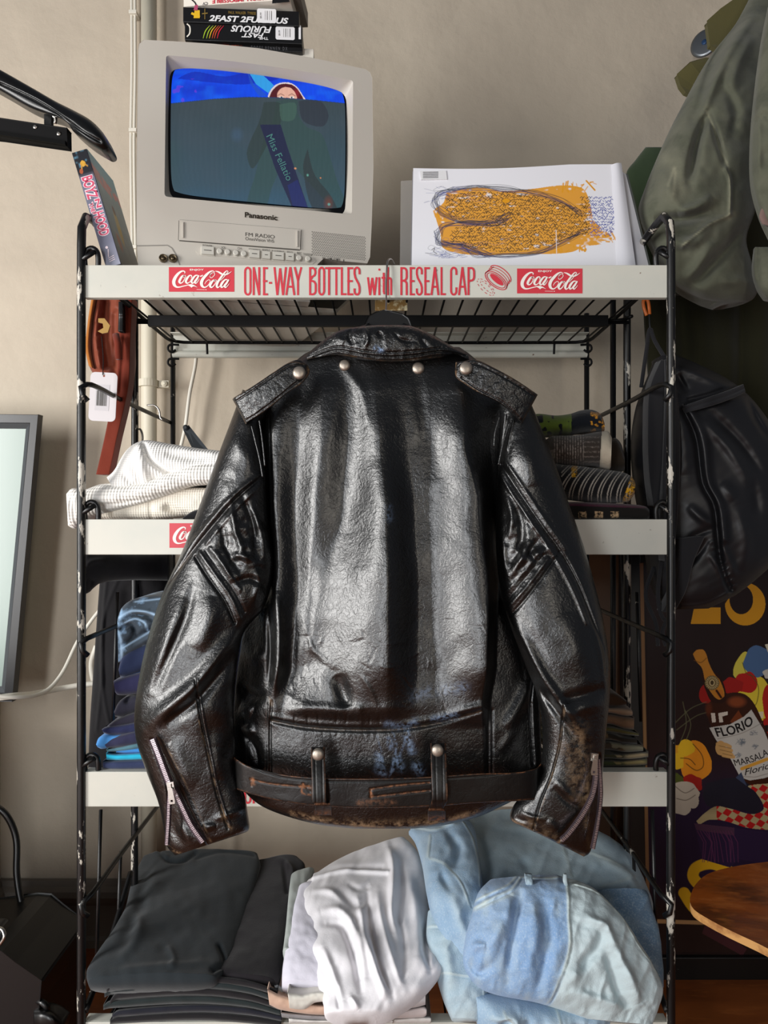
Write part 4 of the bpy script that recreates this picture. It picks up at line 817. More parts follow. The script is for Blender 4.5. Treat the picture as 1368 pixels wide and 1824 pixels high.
for k in range(40):
    x = rnd.uniform(390, 432); ribbon(m, pl.uvs([(x, 80+rnd.uniform(-4, 2)), (x+rnd.uniform(4, 12), 77+rnd.uniform(-5, 4))]), .0012, pl.at, .0008)
m.build('flame_print', orr, t); ptext('T O D E S   R E N N E N   D X', pl, 447, 88, 512, 82, gr, t)
pl, t = tape('black video tape box with upside-down silver lettering and yellow light streaks', 329, 71, dt, 3, 0, .196, .0285, .105, cardk)
a = pl.uvs([(412,55),(486,52),(484,60),(430,62)])
def inv(s, x0, y0, x1, y1, m_, bold=.02, sh=0): # upside-down lettering
    p, q = pl.uv(x0, y1), pl.uv(x1, y0); text(s, 'lettering', m_, t, lambda u, v: pl.at(p[0]+(q[0]-p[0])*(1-u), p[1]+(q[1]-p[1])*(1-v), .0009), bold=bold, shear=sh)
inv('FURIOUS', 411, 48, 484, 57, wt, .03, .3); inv('AND THE', 436, 57, 462, 60, gr); inv('FAST', 430, 59.5, 470, 67, wt, .03, .3); inv('THE', 462, 67, 478, 71, wt)
for k, (mm, x) in enumerate(((gn, 366), (gn, 372), (yl, 377), (orr, 382), (orr, 386), (rd, 391))):
    m = MB(); ribbon(m, [q+(w,) for q, w in zip(pl.uvs([(x+8, 46), (x, 56), (x-4, 69)]), (.0005, .0016, .0008))], 0, pl.at, .0008, sm=12); m.build('streak_print', mm, t)
m = MB(); ribbon(m, pl.uvs([(333,43),(338,48),(338,60),(333,66)]), .0022, pl.at, .0008, sm=14); m.build('ring_print', cardw, t)
sticker(pl, t, 491, 49, 525, 71, '$0.99')
m = MB(); a, b = pl.uv(532, 70), pl.uv(536, 46); pl.box(m, a[0], b[0], a[1], b[1], 0, .0006); m.build('white_edge', wt, t)
pl, t = tape('black video tape box with white italic lettering and a small yellow car', 326, 39, dt-.004, 3, 0, .193, .0250, .105, cardk)
ptext('2FAST 2FURIOUS', pl, 372, 38, 514, 27, wt, t, bold=.035, shear=.25, name='title_lettering'); ptext('PAUL WALKER  TYRESE', pl, 407, 25, 456, 20, gd, t)
m = MB(); ribbon(m, pl.uvs([(341,24),(350,28),(356,31)]), .004, pl.at, .0008); m.add([pl.at(*p, .0009) for p in pl.uvs([(345,33),(356,33),(356,19),(347,18)])], [(0,1,2,3)]); m.build('car_print', yl, t)
m = MB(); m.add([pl.at(*p, .0009) for p in pl.uvs([(345,19),(352,20),(353,9),(347,10)])], [(0,1,2,3)]); m.build('figure_print', pk, t)
m = MB(); ribbon(m, pl.uvs([(365,16),(365,35)]), .001, pl.at, .0008); ribbon(m, pl.uvs([(360,25),(370,24)]), .0016, pl.at, .0008); m.build('emblem_print', gd, t)
sticker(pl, t, 458, 17, 492, 41, '$0.99')
pl, t = tape('white video tape box with upside-down red lettering at the top of the visible stack', 327, 11.5, dt+.004, -5, 0, .182, .0265, .105, cardw)
inv('MISSION: IMPOSSIBLE', 378, -8, 482, 7, rd, .02); inv('CV', 361, 4, 370, 10, gr)
m = MB(); m.add([pl.at(*p, .0009) for p in pl.uvs([(485,7),(516,4),(512,-12),(486,-12)])], [(0,1,2,3)]); m.build('photo_print', cardk, t)
m = MB(); ribbon(m, pl.uvs([(338,-3),(348,6),(350,14)]), .002, pl.at, .0008, sm=10); m.build('swoosh_print', cardk, t)
pl, t = tape('pale grey video tape box cut by the top edge of the photo', 332, -17, dt-.01, -4, 0, .186, .026, .10, cardp)
# ---- leaning tape box left of the television
pl = Plane(P(186, 469, 1.075), yaw=0); q = [pl.uv(*p) for p in ((186,468),(212,468),(161,287),(135,297))]
ang = math.degrees(math.atan2(q[0][0]-q[3][0], q[3][1]-q[0][1]))
bp = Plane(P(189, 478, 1.078), yaw=0, roll=-ang)
t = thing('video_tape', 'grey video tape box with pink outlined lettering leaning beside the television', 'video tape', bp.at(.012, 0, -.05))
m = MB(); bw, bh = .0245, .190; bp.box(m, 0, bw, 0, bh, -.105, 0); gc = mat('tape_slate', '#77788a', .45, var=[('#55586a', 20, .4, .6)], bumps=[('n', 60, .0003)]); m.build('sleeve', gc, t, bev=.0007)
cvb = Canvas(0, 0, bw, bh, 40, 200, '#6f7184'); c = cvb
c.mix(np.clip((c.Y-bh*.76)/.01, 0, 1), '#14161f'); c.mix(np.clip(vnoise(c.X, c.Y, .004, 3), 0, 1)*(c.Y > bh*.86), '#5d8fa8', .8); c.ell(bw*.5, bh*.89, .0042, .005, '#d6a53a'); c.line([(bw*.4, bh*.89), (bw*.3, bh*.83)], .002, '#c8902e', soft=.0004); c.line([(bw*.6, bh*.885), (bw*.75, bh*.86)], .0018, '#c8902e', soft=.0004); c.ell(bw*.25, bh*.83, .003, .004, '#a5502a'); c.mix(np.clip(.2-c.Y/bh, 0, 1)*4, '#b9bacb', .5)
cvb.build('spine_print', lambda x, y: bp.at(.0004+x*.967, .0004+y*.996, .0004), mat('spine_print', '#888888', .45, paint=True), t, smooth=False)
def spine(s, v0, v1, u0, u1, m_, b, w): text(s, 'lettering', m_, t, lambda u, v: bp.at(u0+(u1-u0)*v, bh*(v0+(v1-v0)*u), w), bold=b)
wl_ = mat('print_pale', '#f0dfe6', .5); pr = mat('print_rose', '#d24a6c', .5)
for s, a, b, u0, u1 in (('BOYZ', .776, .585, .0035, .021), ('N', .572, .50, .0135, .0215), ('THE', .555, .475, .0035, .0095), ('HOOD', .468, .266, .005, .0215)):
    spine(s, a+.006, b-.006, u0-.001, u1+.001, wl_, .10, .0007); spine(s, a, b, u0, u1, pr, .02, .001)
m = MB(); 
ribbon(m, [(.009, .016), (.012, .028)], .0012, bp.at, .0008); m.lathe([(.0022, 0), (.0022, .0003)], bp.at(.0105, .031, .0006), bp.n, 12)
for k in range(3): ribbon(m, [(.008, .008+k*.003), (.018, .010+k*.003)], .0009, bp.at, .0008)
m.build('emblem_print', wl_, t)
cvf = Canvas(0, 0, .105, bh, 110, 200, '#7f9096'); c = cvf; n_ = vnoise(c.X, c.Y, .012, 4)
c.mix(np.clip(c.Y/bh-.6, 0, 1)*2.2, '#4f93a8', .8); c.mix((np.abs(c.Y-bh*.82+.1*c.X) < .012)*(n_ > -.3), '#c86a66', .8); c.mix(np.clip(.45-c.Y/bh, 0, 1)*2, '#807566', .8); c.ell(.05, bh*.42, .012, .035, '#c2a23c', .9, .3); c.ell(.05, bh*.58, .007, .01, '#6b4a34', .9, .3); c.ell(.028, bh*.25, .012, .02, '#b5632f', .7, .5); c.mix(np.clip(n_, 0, 1), '#a8b0ac', .3)
cvf.build('cover_print', lambda x, y: bp.at(bw+.0004, y, -x), mat('cover_print', '#888888', .4, paint=True), t, smooth=False)
# ================================================================ drawing in a clear sleeve
ap_ = Plane(P(735, 480, 1.13), yaw=2, pitch=-6)
art = thing('framed_drawing', 'white sheet with an orange and blue ink drawing on the top shelf', 'drawing', ap_.at(.17, 0, 0))
cva = Canvas(736, 290, 1112, 500, 760, 420, '#e8e8ee'); c = cva; rnd = random.Random(8)
yel = '#e09a14'
reg = c.inside(cat_rom([(796,338),(850,328),(900,336),(950,334),(1000,330),(1040,336),(1050,352),(1056,380),(1060,400),(1078,415),(1092,432),(1080,442),(1040,448),(1020,458),(980,462),(920,462),(870,464),(820,460),(790,448),(786,420),(778,392),(775,372),(790,360)]+[(796,338)], 120)).astype(float)
st = vnoise(c.X*.25, c.Y, 3, 9)*.5+vnoise(c.X, c.Y, 6, 19)*.5
c.mix(reg*np.clip(1.9+st*2.2-1.2*np.clip((c.X-1030)/40, 0, 1), 0, 1), yel, .96)
for x0, x1, y0, y1 in ((1000,1062,322,344),(1060,1094,418,440),(985,1045,440,460),(772,800,374,392)):
    for k in range(16):
        x = rnd.uniform(x0, x1); c.line([(x, rnd.uniform(y0, y1)), (x+rnd.uniform(-5, 9), rnd.uniform(y0, y1))], rnd.uniform(1.2, 3), yel, .9)
c.line([(1048,322),(1063,340)], 3, yel)
lobes = [[(806,332),(785,340),(776,356),(790,378),(820,394),(850,398),(880,394),(905,384)], [(806,332),(850,328),(900,332),(950,342),(1000,362),(1036,384)], [(782,420),(790,404),(830,400),(880,402),(905,396)], [(782,420),(786,440),(820,446),(850,462),(900,466),(960,456),(1000,440),(1040,420)], [(790,436),(830,444),(870,464)]]
for L_ in lobes:
    for k in range(14):
        q = [(x+rnd.uniform(-8, 8), y+rnd.uniform(-6, 6)) for x, y in L_]; c.line(q, .8, rnd.choice(('#2c2c34', '#33373f', '#2c3670')), .75, .4, sm=40)
for k in range(46):
    x, y = rnd.uniform(782, 850), rnd.choice((rnd.uniform(328, 350), rnd.uniform(440, 466))); q = [(x, y)]
    for j in range(6): q.append((q[-1][0]+rnd.uniform(-16, 18), min(max(q[-1][1]+rnd.uniform(-7, 7), 326), 468)))
    c.line(q, .6, rnd.choice(('#2b3a86', '#3a4a98', '#2a2f48')), .6, .35, sm=36)
ins = c.inside(cat_rom([(792,344),(850,334),(930,344),(1000,366),(1040,388),(1044,412),(1000,434),(930,456),(870,456),(800,436),(800,410),(880,396),(800,388),(786,360)]+[(792,344)], 120))
yy = 340
while yy < 458:
    x = 790
    while x < 1110:
        j, i = int((yy-290)/210*419), int((x-736)/376*759); x += rnd.uniform(3.2, 6)
        if not ins[min(max(j, 0), 419), min(i, 759)] and not (x > 1035 and 350 < yy < 430): continue
        if x > 1098-abs(yy-390)*.2: continue
        col = '#2f2a22' if x < 1050 else '#3a4aa0'; a = rnd.uniform(-2.5, 2.5); r = rnd.uniform(1.6, 3.2)
        q = [(x, yy), (x+r, yy-r*rnd.choice((1, -1))), (x+r*2, yy+a*.5), (x+r*1.2, yy+r*rnd.choice((1, .2)))]; c.line(q[:rnd.choice((2, 3, 4))], 1.1, col, .95, .4)
    yy += 5
c.line([(771,452),(776,448),(774,456),(780,460)], 1.1, '#222226', .9)
c.ell(902, 356, 8, 5.5, '#3a2c18', .6); c.ell(902, 356, 7, 4.5, yel)
c.line([(991,416),(991,500)], 1.3, '#ece6ea', .9, .5)
AU = [ap_.uv(736, 300), ap_.uv(1105, 293), ap_.uv(1112, 480), ap_.uv(733, 480)]
def artf(x, y, w=.0008):
    s, t = (x-736)/376, (y-290)/210; a, b, cc, dd = [Vector(p) for p in AU]; t *= 1.05
    q = (a*(1-s)+b*s)*(1-t)+(dd*(1-s)+cc*s)*t; q.y += -.005*math.sin(PI*min(max(s/.75, 0), 1))*(1-min(t, 1))
    return ap_.at(q.x, q.y, w+.003*math.sin(PI*s))
paper = mat('art_paper', '#f0f0f4', .55, paint=True)
m = MB(); 
def sheet(parent, name, mt, o, pts, dz, nn=24, top=None):
    a, b, cc, dd = [Vector(ap_.uv(*p)) for p in pts]; V = []
    for k in range(nn+1):
        s = k/nn; u = a*(1-s)+b*s; l = dd*(1-s)+cc*s; u.y += -.005*math.sin(PI*min(s/.75, 1)) if top else 0
        for q in (u, l):
            for w in (o, o-dz): V.append(ap_.at(q.x, q.y, w+.003*math.sin(PI*s)))
    f = [(4*k, 4*k+2, 4*k+6, 4*k+4) for k in range(nn)]+[(4*k+1, 4*k+5, 4*k+7, 4*k+3) for k in range(nn)]+[(4*k, 4*k+4, 4*k+5, 4*k+1) for k in range(nn)]+[(4*k+2, 4*k+3, 4*k+7, 4*k+6) for k in range(nn)]
    f += [(0, 1, 3, 2), (4*nn, 4*nn+2, 4*nn+3, 4*nn+1)]
    return mesh(name, V, f, mt, parent, smooth=False)
sheet(art, 'backing_board', mat('board_grey', '#87858a', .6), -.002, [(735,304),(1106,292),(1130,500),(731,500)], .003, top=1)
cva.build('drawing_sheet', artf, paper, art, smooth=False)
wpap = mat('sleeve_edge', '#d7d7de', .3); sheet(art, 'sleeve_flap', wpap, .0022, [(1088,295),(1106,292),(1135,500),(1100,500)], .0006)
m = MB(); q = ap_.uvs([(748,307),(794,306),(796,322),(750,322)]); m.add([ap_.at(u, v, .0038) for u, v in q]+[ap_.at(u, v, .002) for u, v in q], [(0,1,2,3),(0,4,5,1),(1,5,6,2),(2,6,7,3),(3,7,4,0)]); sk = m.build('price_sticker', wt, art)
m = MB()
for k in range(5): ribbon(m, ap_.uvs([(753,309.5+k*2.4),(780,309+k*2.4)]), .0011, ap_.at, .0042)
m.build('barcode', gr, sk)
bk = Plane(P(1105, 492, 1.16), yaw=2, pitch=-8); bd = thing('mounted_print', 'second white sheet in a clear sleeve standing behind the orange drawing', 'drawing', bk.at(0, 0, 0))
def sheet2(name, mt, pts, w, dz): 
    m = MB(); m.prism([bk.uv(*p) for p in pts][::-1], dz, lambda u, v, ww: bk.at(u, v, w+ww)); return m.build(name, mt, bd)
sheet2('sheet', mat('paper_white', '#dcdbe0', .5), [(1100,300),(1115,310),(1162,500),(760,500),(760,330)], 0, .002)
sheet2('board', mat('board_dark', '#5b5f5c', .6), [(1095,299),(1120,308),(1168,500),(760,500),(760,335)], -.004, .004)
# clear sleeve standing a little to the left
gl_ = bpy.data.materials.new('clear_film'); gl_.use_nodes = True; g = gl_.node_tree; gb = g.nodes['Principled BSDF']; gb.inputs['Base Color'].default_value = (.6, .58, .55, 1); gb.inputs['Alpha'].default_value = .22; gb.inputs['Roughness'].default_value = .15
sp_ = Plane(P(712, 492, 1.19), yaw=2, pitch=-6); m = MB(); m.prism([sp_.uv(*p) for p in ((712,500),(790,500),(790,318),(714,322))], .002, sp_.at)
tag(m.build('clear_sleeve', gl_, None), 'empty clear plastic sleeve standing behind the left edge of the orange drawing', 'sleeve')
# ================================================================ cloth materials
def cloth(n, col, sc=420, amp=.00022, rough=.9, var=None, extra=(), **k): return mat(n, col, rough, spec=.2, sheen=.15, bumps=[('n', sc, amp), ('n', 18, .0016)]+list(extra), var=var, **k)
Z = Vector((0, 0, 1))
def dz(y, z): return (CZ-z)*F/(y-CY)
def fold(seed, st=(), a=.0015, sc=30):
    return lambda X, Y: strokes(X, Y, st)+vnoise(X, Y, sc, seed)*a+vnoise(X, Y, sc*.35, seed+1)*a*.35
def garment(name, label, cat_, pairs, m, group=None, **k):
    k.setdefault('nu', 40); k.setdefault('nv', 70); o = loft(name, pairs, m, None, **k); return tag(o, label, cat_, group)
waffle = cloth('white_waffle', '#efece6', extra=[('wavex', 62, .0007), ('wavez', 62, .0007)]); waffle2 = cloth('cream_knit', '#ece4d6', extra=[('wavex', 80, .0004), ('wavez', 80, .0004)]); creamc = cloth('cream_cotton', '#cbc0ae')
GW = 'white knitted tops folded on the middle shelf'
garment('folded_shirt', 'cream cotton top at the bottom of the white pile, above the left sign edge', 'folded top', [(168,902,172,925),(210,888,212,926),(270,872,272,926),(335,868,337,920),(430,872,430,910)], waffle2, GW, d=1.13, T=.035, TB=.2, p=4, fold=fold(1, [([(265,880),(270,925)], 3, -.003), ([(300,905),(330,918)], 8, -.01)]))
garment('folded_shirt', 'white waffle knit top in the middle of the white pile, ribbed cuff outside the rack', 'folded top', [(118,880,121,936),(128,870,134,942),(150,872,158,925),(182,862,190,915),(240,862,248,900),(300,842,310,880),(345,826,350,866),(440,818,440,860)], waffle, GW, d=1.12, T=.045, TB=.2, p=3, fold=fold(3, [([(150,905),(250,890),(340,868)], 4, -.004), ([(124,875),(126,938)], 2, -.003), ([(131,875),(133,940)], 2, -.003), ([(138,875),(139,936)], 2, -.003), ([(170,890),(260,872),(340,845)], 7, .004, 1)], .002))
garment('folded_shirt', 'white waffle towel-like top rolled on top of the white pile', 'folded top', [(190,850,205,878),(203,838,222,884),(222,806,242,882),(240,790,262,872),(262,784,290,862),(300,790,330,852),(350,798,370,846),(385,802,400,842),(430,808,440,838)], cloth('white_ribbed', '#f0eeea', extra=[('wavex', 70, .0006), ('wavez', 90, .0003)]), GW, d=1.13, T=.045, TB=.14, p=2.4, nu=60, nv=100, fold=fold(5, [([(256,792),(268,820),(300,842),(330,850)], 4, -.012), ([(245,795),(252,830),(262,865)], 8, .006), ([(290,806),(340,815),(380,812)], 8, -.010, 1), ([(320,800),(385,806)], 4, .004, 1), ([(215,840),(235,860)], 6, -.004, 1)], .0012))
garment('folded_shirt', 'small black folded top tucked under the cream top beside the jacket sleeve', 'folded top', [(325,922,327,926),(350,908,350,926),(430,905,430,926)], cloth('black_rib', '#1d1c1f'), GW, d=1.10, T=.02, TB=.15, p=4)
# coloured pile, second shelf from below
GC = 'coloured clothes folded in the left pile'
navy = cloth('navy', '#26304e'); navy2 = cloth('violet_navy', '#252545'); char = cloth('charcoal_violet', '#2b2b38'); 
acid = cloth('acid_wash_denim', '#3f4a55', var=[('#86a6c6', 26, .50, .62), ('#20272f', 40, .55, .7)], wear=('#9fbcd8', 60, -1, 0))
pile = [('acid wash denim garment crumpled on top of the coloured pile', [(209,1104,211,1180),(216,1084,222,1176),(232,1070,240,1165),(256,1063,262,1158),(284,1061,290,1146),(330,1060,335,1140),(400,1062,400,1140)], acid, 1.13, .04),
 ('navy folded garment right under the acid wash denim', [(211,1193,214,1205),(218,1170,224,1206),(240,1154,248,1198),(280,1140,286,1184),(340,1130,340,1170),(400,1130,400,1170)], navy, 1.125, .035),
 ('blue folded garment peeking out between the navy and violet ones', [(216,1206,218,1210),(240,1196,242,1206),(300,1178,300,1190),(400,1170,400,1190)], cloth('mid_blue', '#2c4068'), 1.13, .03),
 ('violet navy folded garment with a square left end', [(202,1213,205,1233),(208,1210,211,1238),(240,1200,243,1236),(300,1186,302,1226),(400,1186,400,1220)], navy2, 1.115, .04),
 ('charcoal folded garment with a curled top fold', [(203,1268,205,1276),(212,1250,215,1277),(228,1240,232,1272),(262,1236,264,1262),(320,1230,320,1254),(400,1230,400,1254)], char, 1.118, .035),
 ('charcoal violet folded garment lying below the curled one', [(194,1291,196,1296),(206,1282,210,1296),(240,1268,243,1290),(300,1255,302,1276),(400,1250,400,1276)], cloth('violet_charcoal', '#282634'), 1.112, .035),
 ('dark navy folded garment with a rounded end reaching far left', [(181,1299,184,1305),(190,1294,195,1309),(230,1288,235,1308),(300,1274,302,1294),(400,1270,400,1294)], cloth('dark_navy', '#23284a'), 1.105, .035),
 ('sky blue folded garment curling out at the left of the pile', [(171,1326,174,1331),(176,1314,182,1334),(190,1307,200,1330),(205,1308,215,1322),(300,1302,300,1312)], cloth('sky_blue', '#4b8fd2'), 1.10, .03),
 ('slate navy folded garment lying over the sky blue one', [(186,1326,190,1332),(200,1314,206,1332),(240,1302,246,1326),(300,1290,302,1312),(400,1290,400,1312)], cloth('slate_navy', '#2a2b46'), 1.098, .035),
 ('grey green folded garment above the bright blue layers', [(189,1335,191,1339),(220,1328,222,1338),(260,1320,262,1332),(330,1312,330,1326),(400,1310,400,1326)], cloth('grey_teal', '#4f7683'), 1.10, .035),
 ('bright blue folded garment set back above the cyan layer', [(206,1334,207,1341),(225,1331,226,1343),(300,1326,300,1340),(400,1324,400,1338)], cloth('bright_blue', '#3f86c9'), 1.102, .03),
 ('cyan folded garment near the bottom of the coloured pile', [(189,1341,190,1354),(210,1343,211,1355),(300,1338,300,1353),(400,1338,400,1352)], cloth('cyan', '#27aed2'), 1.095, .035),
 ('dark blue fleecy garment second from the bottom of the coloured pile', [(183,1356,184,1370),(200,1355,201,1372),(300,1352,300,1370),(400,1352,400,1370)], cloth('fleece_navy', '#2c3554'), 1.09, .035),
 ('grey folded garment at the very bottom of the coloured pile', [(208,1373,209,1375),(240,1369,240,1375),(300,1369,300,1375),(400,1369,400,1375)], cloth('grey_cotton', '#5a5a60'), 1.09, .03)]
for i, (lb, pr_, m_, d_, t_) in enumerate(pile):
    st = [([(216,1108),(235,1096),(262,1098),(280,1110)], 4, -.010, 1), ([(222,1100),(242,1090),(270,1090)], 3, .006, 1), ([(212,1125),(232,1112),(240,1125),(228,1145)], 4, -.012, 1), ([(215,1150),(260,1125),(300,1105)], 4, -.010, 1), ([(225,1160),(262,1138),(300,1118)], 7, .008, 1)] if i == 0 else [([(226,1249),(232,1240)], 4, -.01)] if i == 4 else []
    wm_ = (lambda X, Y: strokes(X, Y, [([(212,1100),(235,1088),(268,1092),(295,1105)], 2, 1), ([(222,1110),(240,1102),(258,1110),(262,1122)], 1.6, 1), ([(211,1125),(216,1148),(216,1175)], 2.4, 1), ([(216,1156),(262,1128),(300,1106)], 1.4, 1), ([(240,1072),(290,1066),(320,1062)], 1.5, .8)])) if i == 0 else None
    garment('folded_garment', lb, 'folded garment', pr_, m_, GC, d=d_, T=t_*.6, TB=.24, p=2.8 if t_ > .03 else 2.4, fold=fold(20+i, st, .0012, 22), wm=wm_, nu=60 if i == 0 else 30)
# black trousers hanging at the left between the shelves
blackc = cloth('black_cotton', '#121114')
tr_ = thing('black_trousers', 'black trousers hanging at the left side of the rack behind the coloured pile', 'trousers', P(230, 1370, 1.32))
loft('leg', [(178,1030,300,1030,1.32,.03),(172,1110,300,1110,1.32,.03),(166,1200,290,1200,1.32,.035),(160,1290,285,1290,1.32,.035),(157,1368,280,1372,1.32,.03)], blackc, tr_, nu=60, nv=90, fold=fold(41, [([(190,1030),(180,1150),(186,1250),(205,1330)], 3, .004), ([(215,1020),(185,1100),(182,1200),(172,1300)], 3, .004), ([(230,1060),(225,1350)], 14, -.012)], .002))
loft('waist', [(149,1040,152,1058,1.16,.01),(152,986,156,1056,1.17,.02),(175,984,176,1040,1.2,.03),(215,984,216,1034,1.24,.03),(300,984,300,1034,1.3,.03)], blackc, tr_, nu=40, nv=50, fold=fold(43, [([(152,1010),(165,1000),(190,998)], 5, .006, 1), ([(160,1050),(165,1030)], 5, -.006, 1)]))
# ---- rust sling bag with its tag
rust = cloth('rust_nylon', '#7b3a25', rough=.55, sc=200); rustd = cloth('rust_webbing', '#6e2b1c', sc=700)
bg = thing('sling_bag', 'rust brown sling bag with a black buckle hanging inside the left post', 'bag', P(195, 720, 1.2))
loft('body', [(166,530,238,530,1.24,.02),(158,570,240,570,1.24,.03),(155,620,240,620,1.24,.034),(160,655,240,655,1.24,.034),(185,690,232,695,1.24,.028),(205,715,222,722,1.24,.014)], rust, bg, nu=60, nv=80, fold=fold(51, [([(176,535),(170,600),(178,650)], 6, .008), ([(190,540),(188,600),(192,650)], 10, -.022), ([(205,560),(205,660)], 8, -.016), ([(172,575),(182,560)], 3, -.003), ([(170,600),(182,590)], 3, -.003), ([(172,625),(182,615)], 3, -.003)], .002))
loft('trim', [(163,530,169,530,1.215,.006),(156,575,162,575,1.213,.006),(152,620,159,620,1.21,.006),(158,652,166,656,1.21,.006)], cloth('ochre_piping', '#a8682c', sc=600), bg, nu=14, nv=40)
loft('strap', [(214,530,236,530,1.19,.003),(212,575,234,575,1.19,.004),(210,620,232,620,1.19,.004),(208,670,230,680,1.195,.004),(198,720,222,724,1.2,.004),(186,780,208,782,1.2,.003),(171,845,195,845,1.2,.003)], rustd, bg, p=6, nu=20, nv=80, fold=fold(53, [([(222,600),(214,700)], 4, -.003)], .001))
m = MB(); m.tube([P(206, 596, 1.175), P(210, 612, 1.172), P(212, 640, 1.172)], .006, 8); m.build('strap_keeper', rustd, bg, smooth=True)
loft('buckle', [(211,537,219,537,1.178,.004),(211,560,220,560,1.176,.006),(211,565,220,565,1.176,.004),(210,590,220,590,1.176,.006)], MT['plastic'], bg, p=5, nu=14, nv=30)
m = MB(); m.prism([(p.x, p.z) for p in [P(*q, 1.18) for q in ((175,567),(186,567),(196,580),(192,592),(182,594),(174,590),(184,584),(183,576),(175,574))]][::-1], .003, lambda u, v, w: Vector((u, 1.18-w, v))); m.build('zip_loop', cloth('tan_tape', '#a8874e'), bg)
tg = thing('price_tag', 'large white rounded price tag with a barcode hanging from the rust bag', 'price tag', P(184, 752, 1.16))
tpl = Plane(P(157, 749, 1.16), yaw=0, roll=3); m = MB(); w_, h_ = .046, .083
a = []
for cx_, cy_, a0 in ((w_-.008, .008, -90), (w_-.008, h_-.008, 0), (.008, h_-.008, 90), (.008, .008, 180)):
    for k in range(6): t_ = math.radians(a0+k*18); a.append((cx_+.008*math.cos(t_), cy_+.008*math.sin(t_)))
m.prism(a, .0012, tpl.at, holes=[[(w_/2+.002*math.cos(-k), h_-.006+.002*math.sin(-k)) for k in range(6)]]); m.build('card', mat('tag_card', '#c9c4c6', .5), tg)
m = MB(); m.add([tpl.at(.010, .018, .0004), tpl.at(.034, .018, .0004), tpl.at(.034, .062, .0004), tpl.at(.010, .062, .0004)], [(0,1,2,3)]); m.build('sticker', mat('tag_label', '#bdb9bc', .4), tg)
m = MB(); rnd = random.Random(3)
for k in range(13): ribbon(m, [(.0125+k*.0014, .026), (.0125+k*.0014, .052)], rnd.choice((.0004, .0007, .001)), tpl.at, .0008)
m.build('barcode', dark, tg)
m = MB(); m.tube([P(183, 668, 1.158), P(184, 640, 1.165), P(181, 600, 1.175)], .0008, 6, 14); m.build('string', MT['plastic'], tg)
# ================================================================ knitwear on the right of the middle shelf
GK = 'patterned knitwear on the right of the middle shelf'
def knit(n, base, w, mk, **k): 
    m_ = cloth(n, base, sc=150, amp=.0008, wear=(w, 60, -1, 0), mark=mk, **k); return m_
def sel(f): return lambda X, Y: f(X, Y)
garment('folded_knit', 'green and navy patterned knit with yellow flecks on top of the knitwear', 'knitwear', [(948,738,952,768),(962,737,966,776),(990,740,992,774),(1016,737,1018,774),(1035,731,1040,770),(1055,730,1062,769),(1070,738,1074,769),(1077,754,1077,766)], knit('green_knit', '#12161d', '#5c6f2c', '#e8a02c'), GK, d=1.16, T=.045, TB=.12, fold=fold(61, [([(1018,738),(1014,772)], 3, -.003)]),
  wm=lambda X, Y: ((X < 1018)*(vnoise(X, Y, 7, 5) > -.25)*1., ((X > 1052)*(vnoise(X, Y, 5, 6) > .1))*.9+((X > 1072)*1.)*.8), nu=60, nv=110)
garment('folded_knit', 'brown and grey striped knit hat with a broad cream end', 'knitwear', [(984,776,990,826),(998,776,1004,828),(1030,775,1032,830),(1060,770,1062,830),(1075,768,1072,834),(1084,769,1084,837),(1090,780,1088,832)], knit('brown_knit', '#3a322c', '#c9bea9', '#857a72'), GK, d=1.13, T=.05, TB=.12, p=2, fold=fold(63, [([(1040,775),(1040,830)], 2, -.003), ([(1070,770),(1068,834)], 2.4, -.003), ([(986,778),(992,828)], 2, .002)]),
  wm=lambda X, Y: ((X+(Y-800)*.06 > 1070)*1., ((X < 1040)*(np.sin(X*1.35) > .25)*1.+((X > 1040) & (X < 1068))*(np.sin(Y*.72) > .5)*.6)), nu=70, nv=160)
garment('folded_knit', 'dark brown knit folded behind the cream ended hat', 'knitwear', [(1078,790,1080,838),(1095,780,1096,840),(1106,790,1108,840),(1113,815,1113,836)], cloth('dark_brown_knit', '#2b231a', sc=150, amp=.0008), GK, d=1.18, T=.04, TB=.1)
def stripes(X, Y): 
    q = X+(Y-860)*.55-((Y-860)**2)*.010; k = (q % 17)
    return ((k < 2.4) | ((k > 6) & (k < 7.8)))*1.*(X < 1124)*(X > 1000), (X+(Y-860)*.35 > 1120)*1.+(((X > 1018) & (X < 1028))*(Y < 850))*1.
garment('folded_knit', 'black knit with thin grey stripes and a mustard edge', 'knitwear', [(990,826,1000,880),(1005,828,1010,888),(1030,830,1032,892),(1060,834,1062,895),(1090,838,1092,896),(1112,842,1110,895),(1126,850,1120,893),(1132,862,1130,880)], knit('striped_knit', '#121113', '#9a9389', '#d09a1c'), GK, d=1.12, T=.05, TB=.14, p=2.2, fold=fold(67), wm=stripes, nu=80, nv=170)
garment('folded_knit', 'dark patterned knit with a plum stripe and cream squares at the bottom of the knitwear', 'knitwear', [(1010,894,1014,926),(1030,894,1032,927),(1080,896,1080,928),(1120,898,1120,928),(1150,902,1150,928),(1157,908,1157,924)], knit('plum_knit', '#171412', '#4a1a30', '#b99a76'), GK, d=1.11, T=.035, TB=.16, p=3, fold=fold(69),
  wm=lambda X, Y: ((Y < 902+(X-1050)*.03)*1., ((Y > 911)*(Y < 923)*(((X-1030) % 29) < 15)*(X < 1110))*1.), nu=60, nv=120)
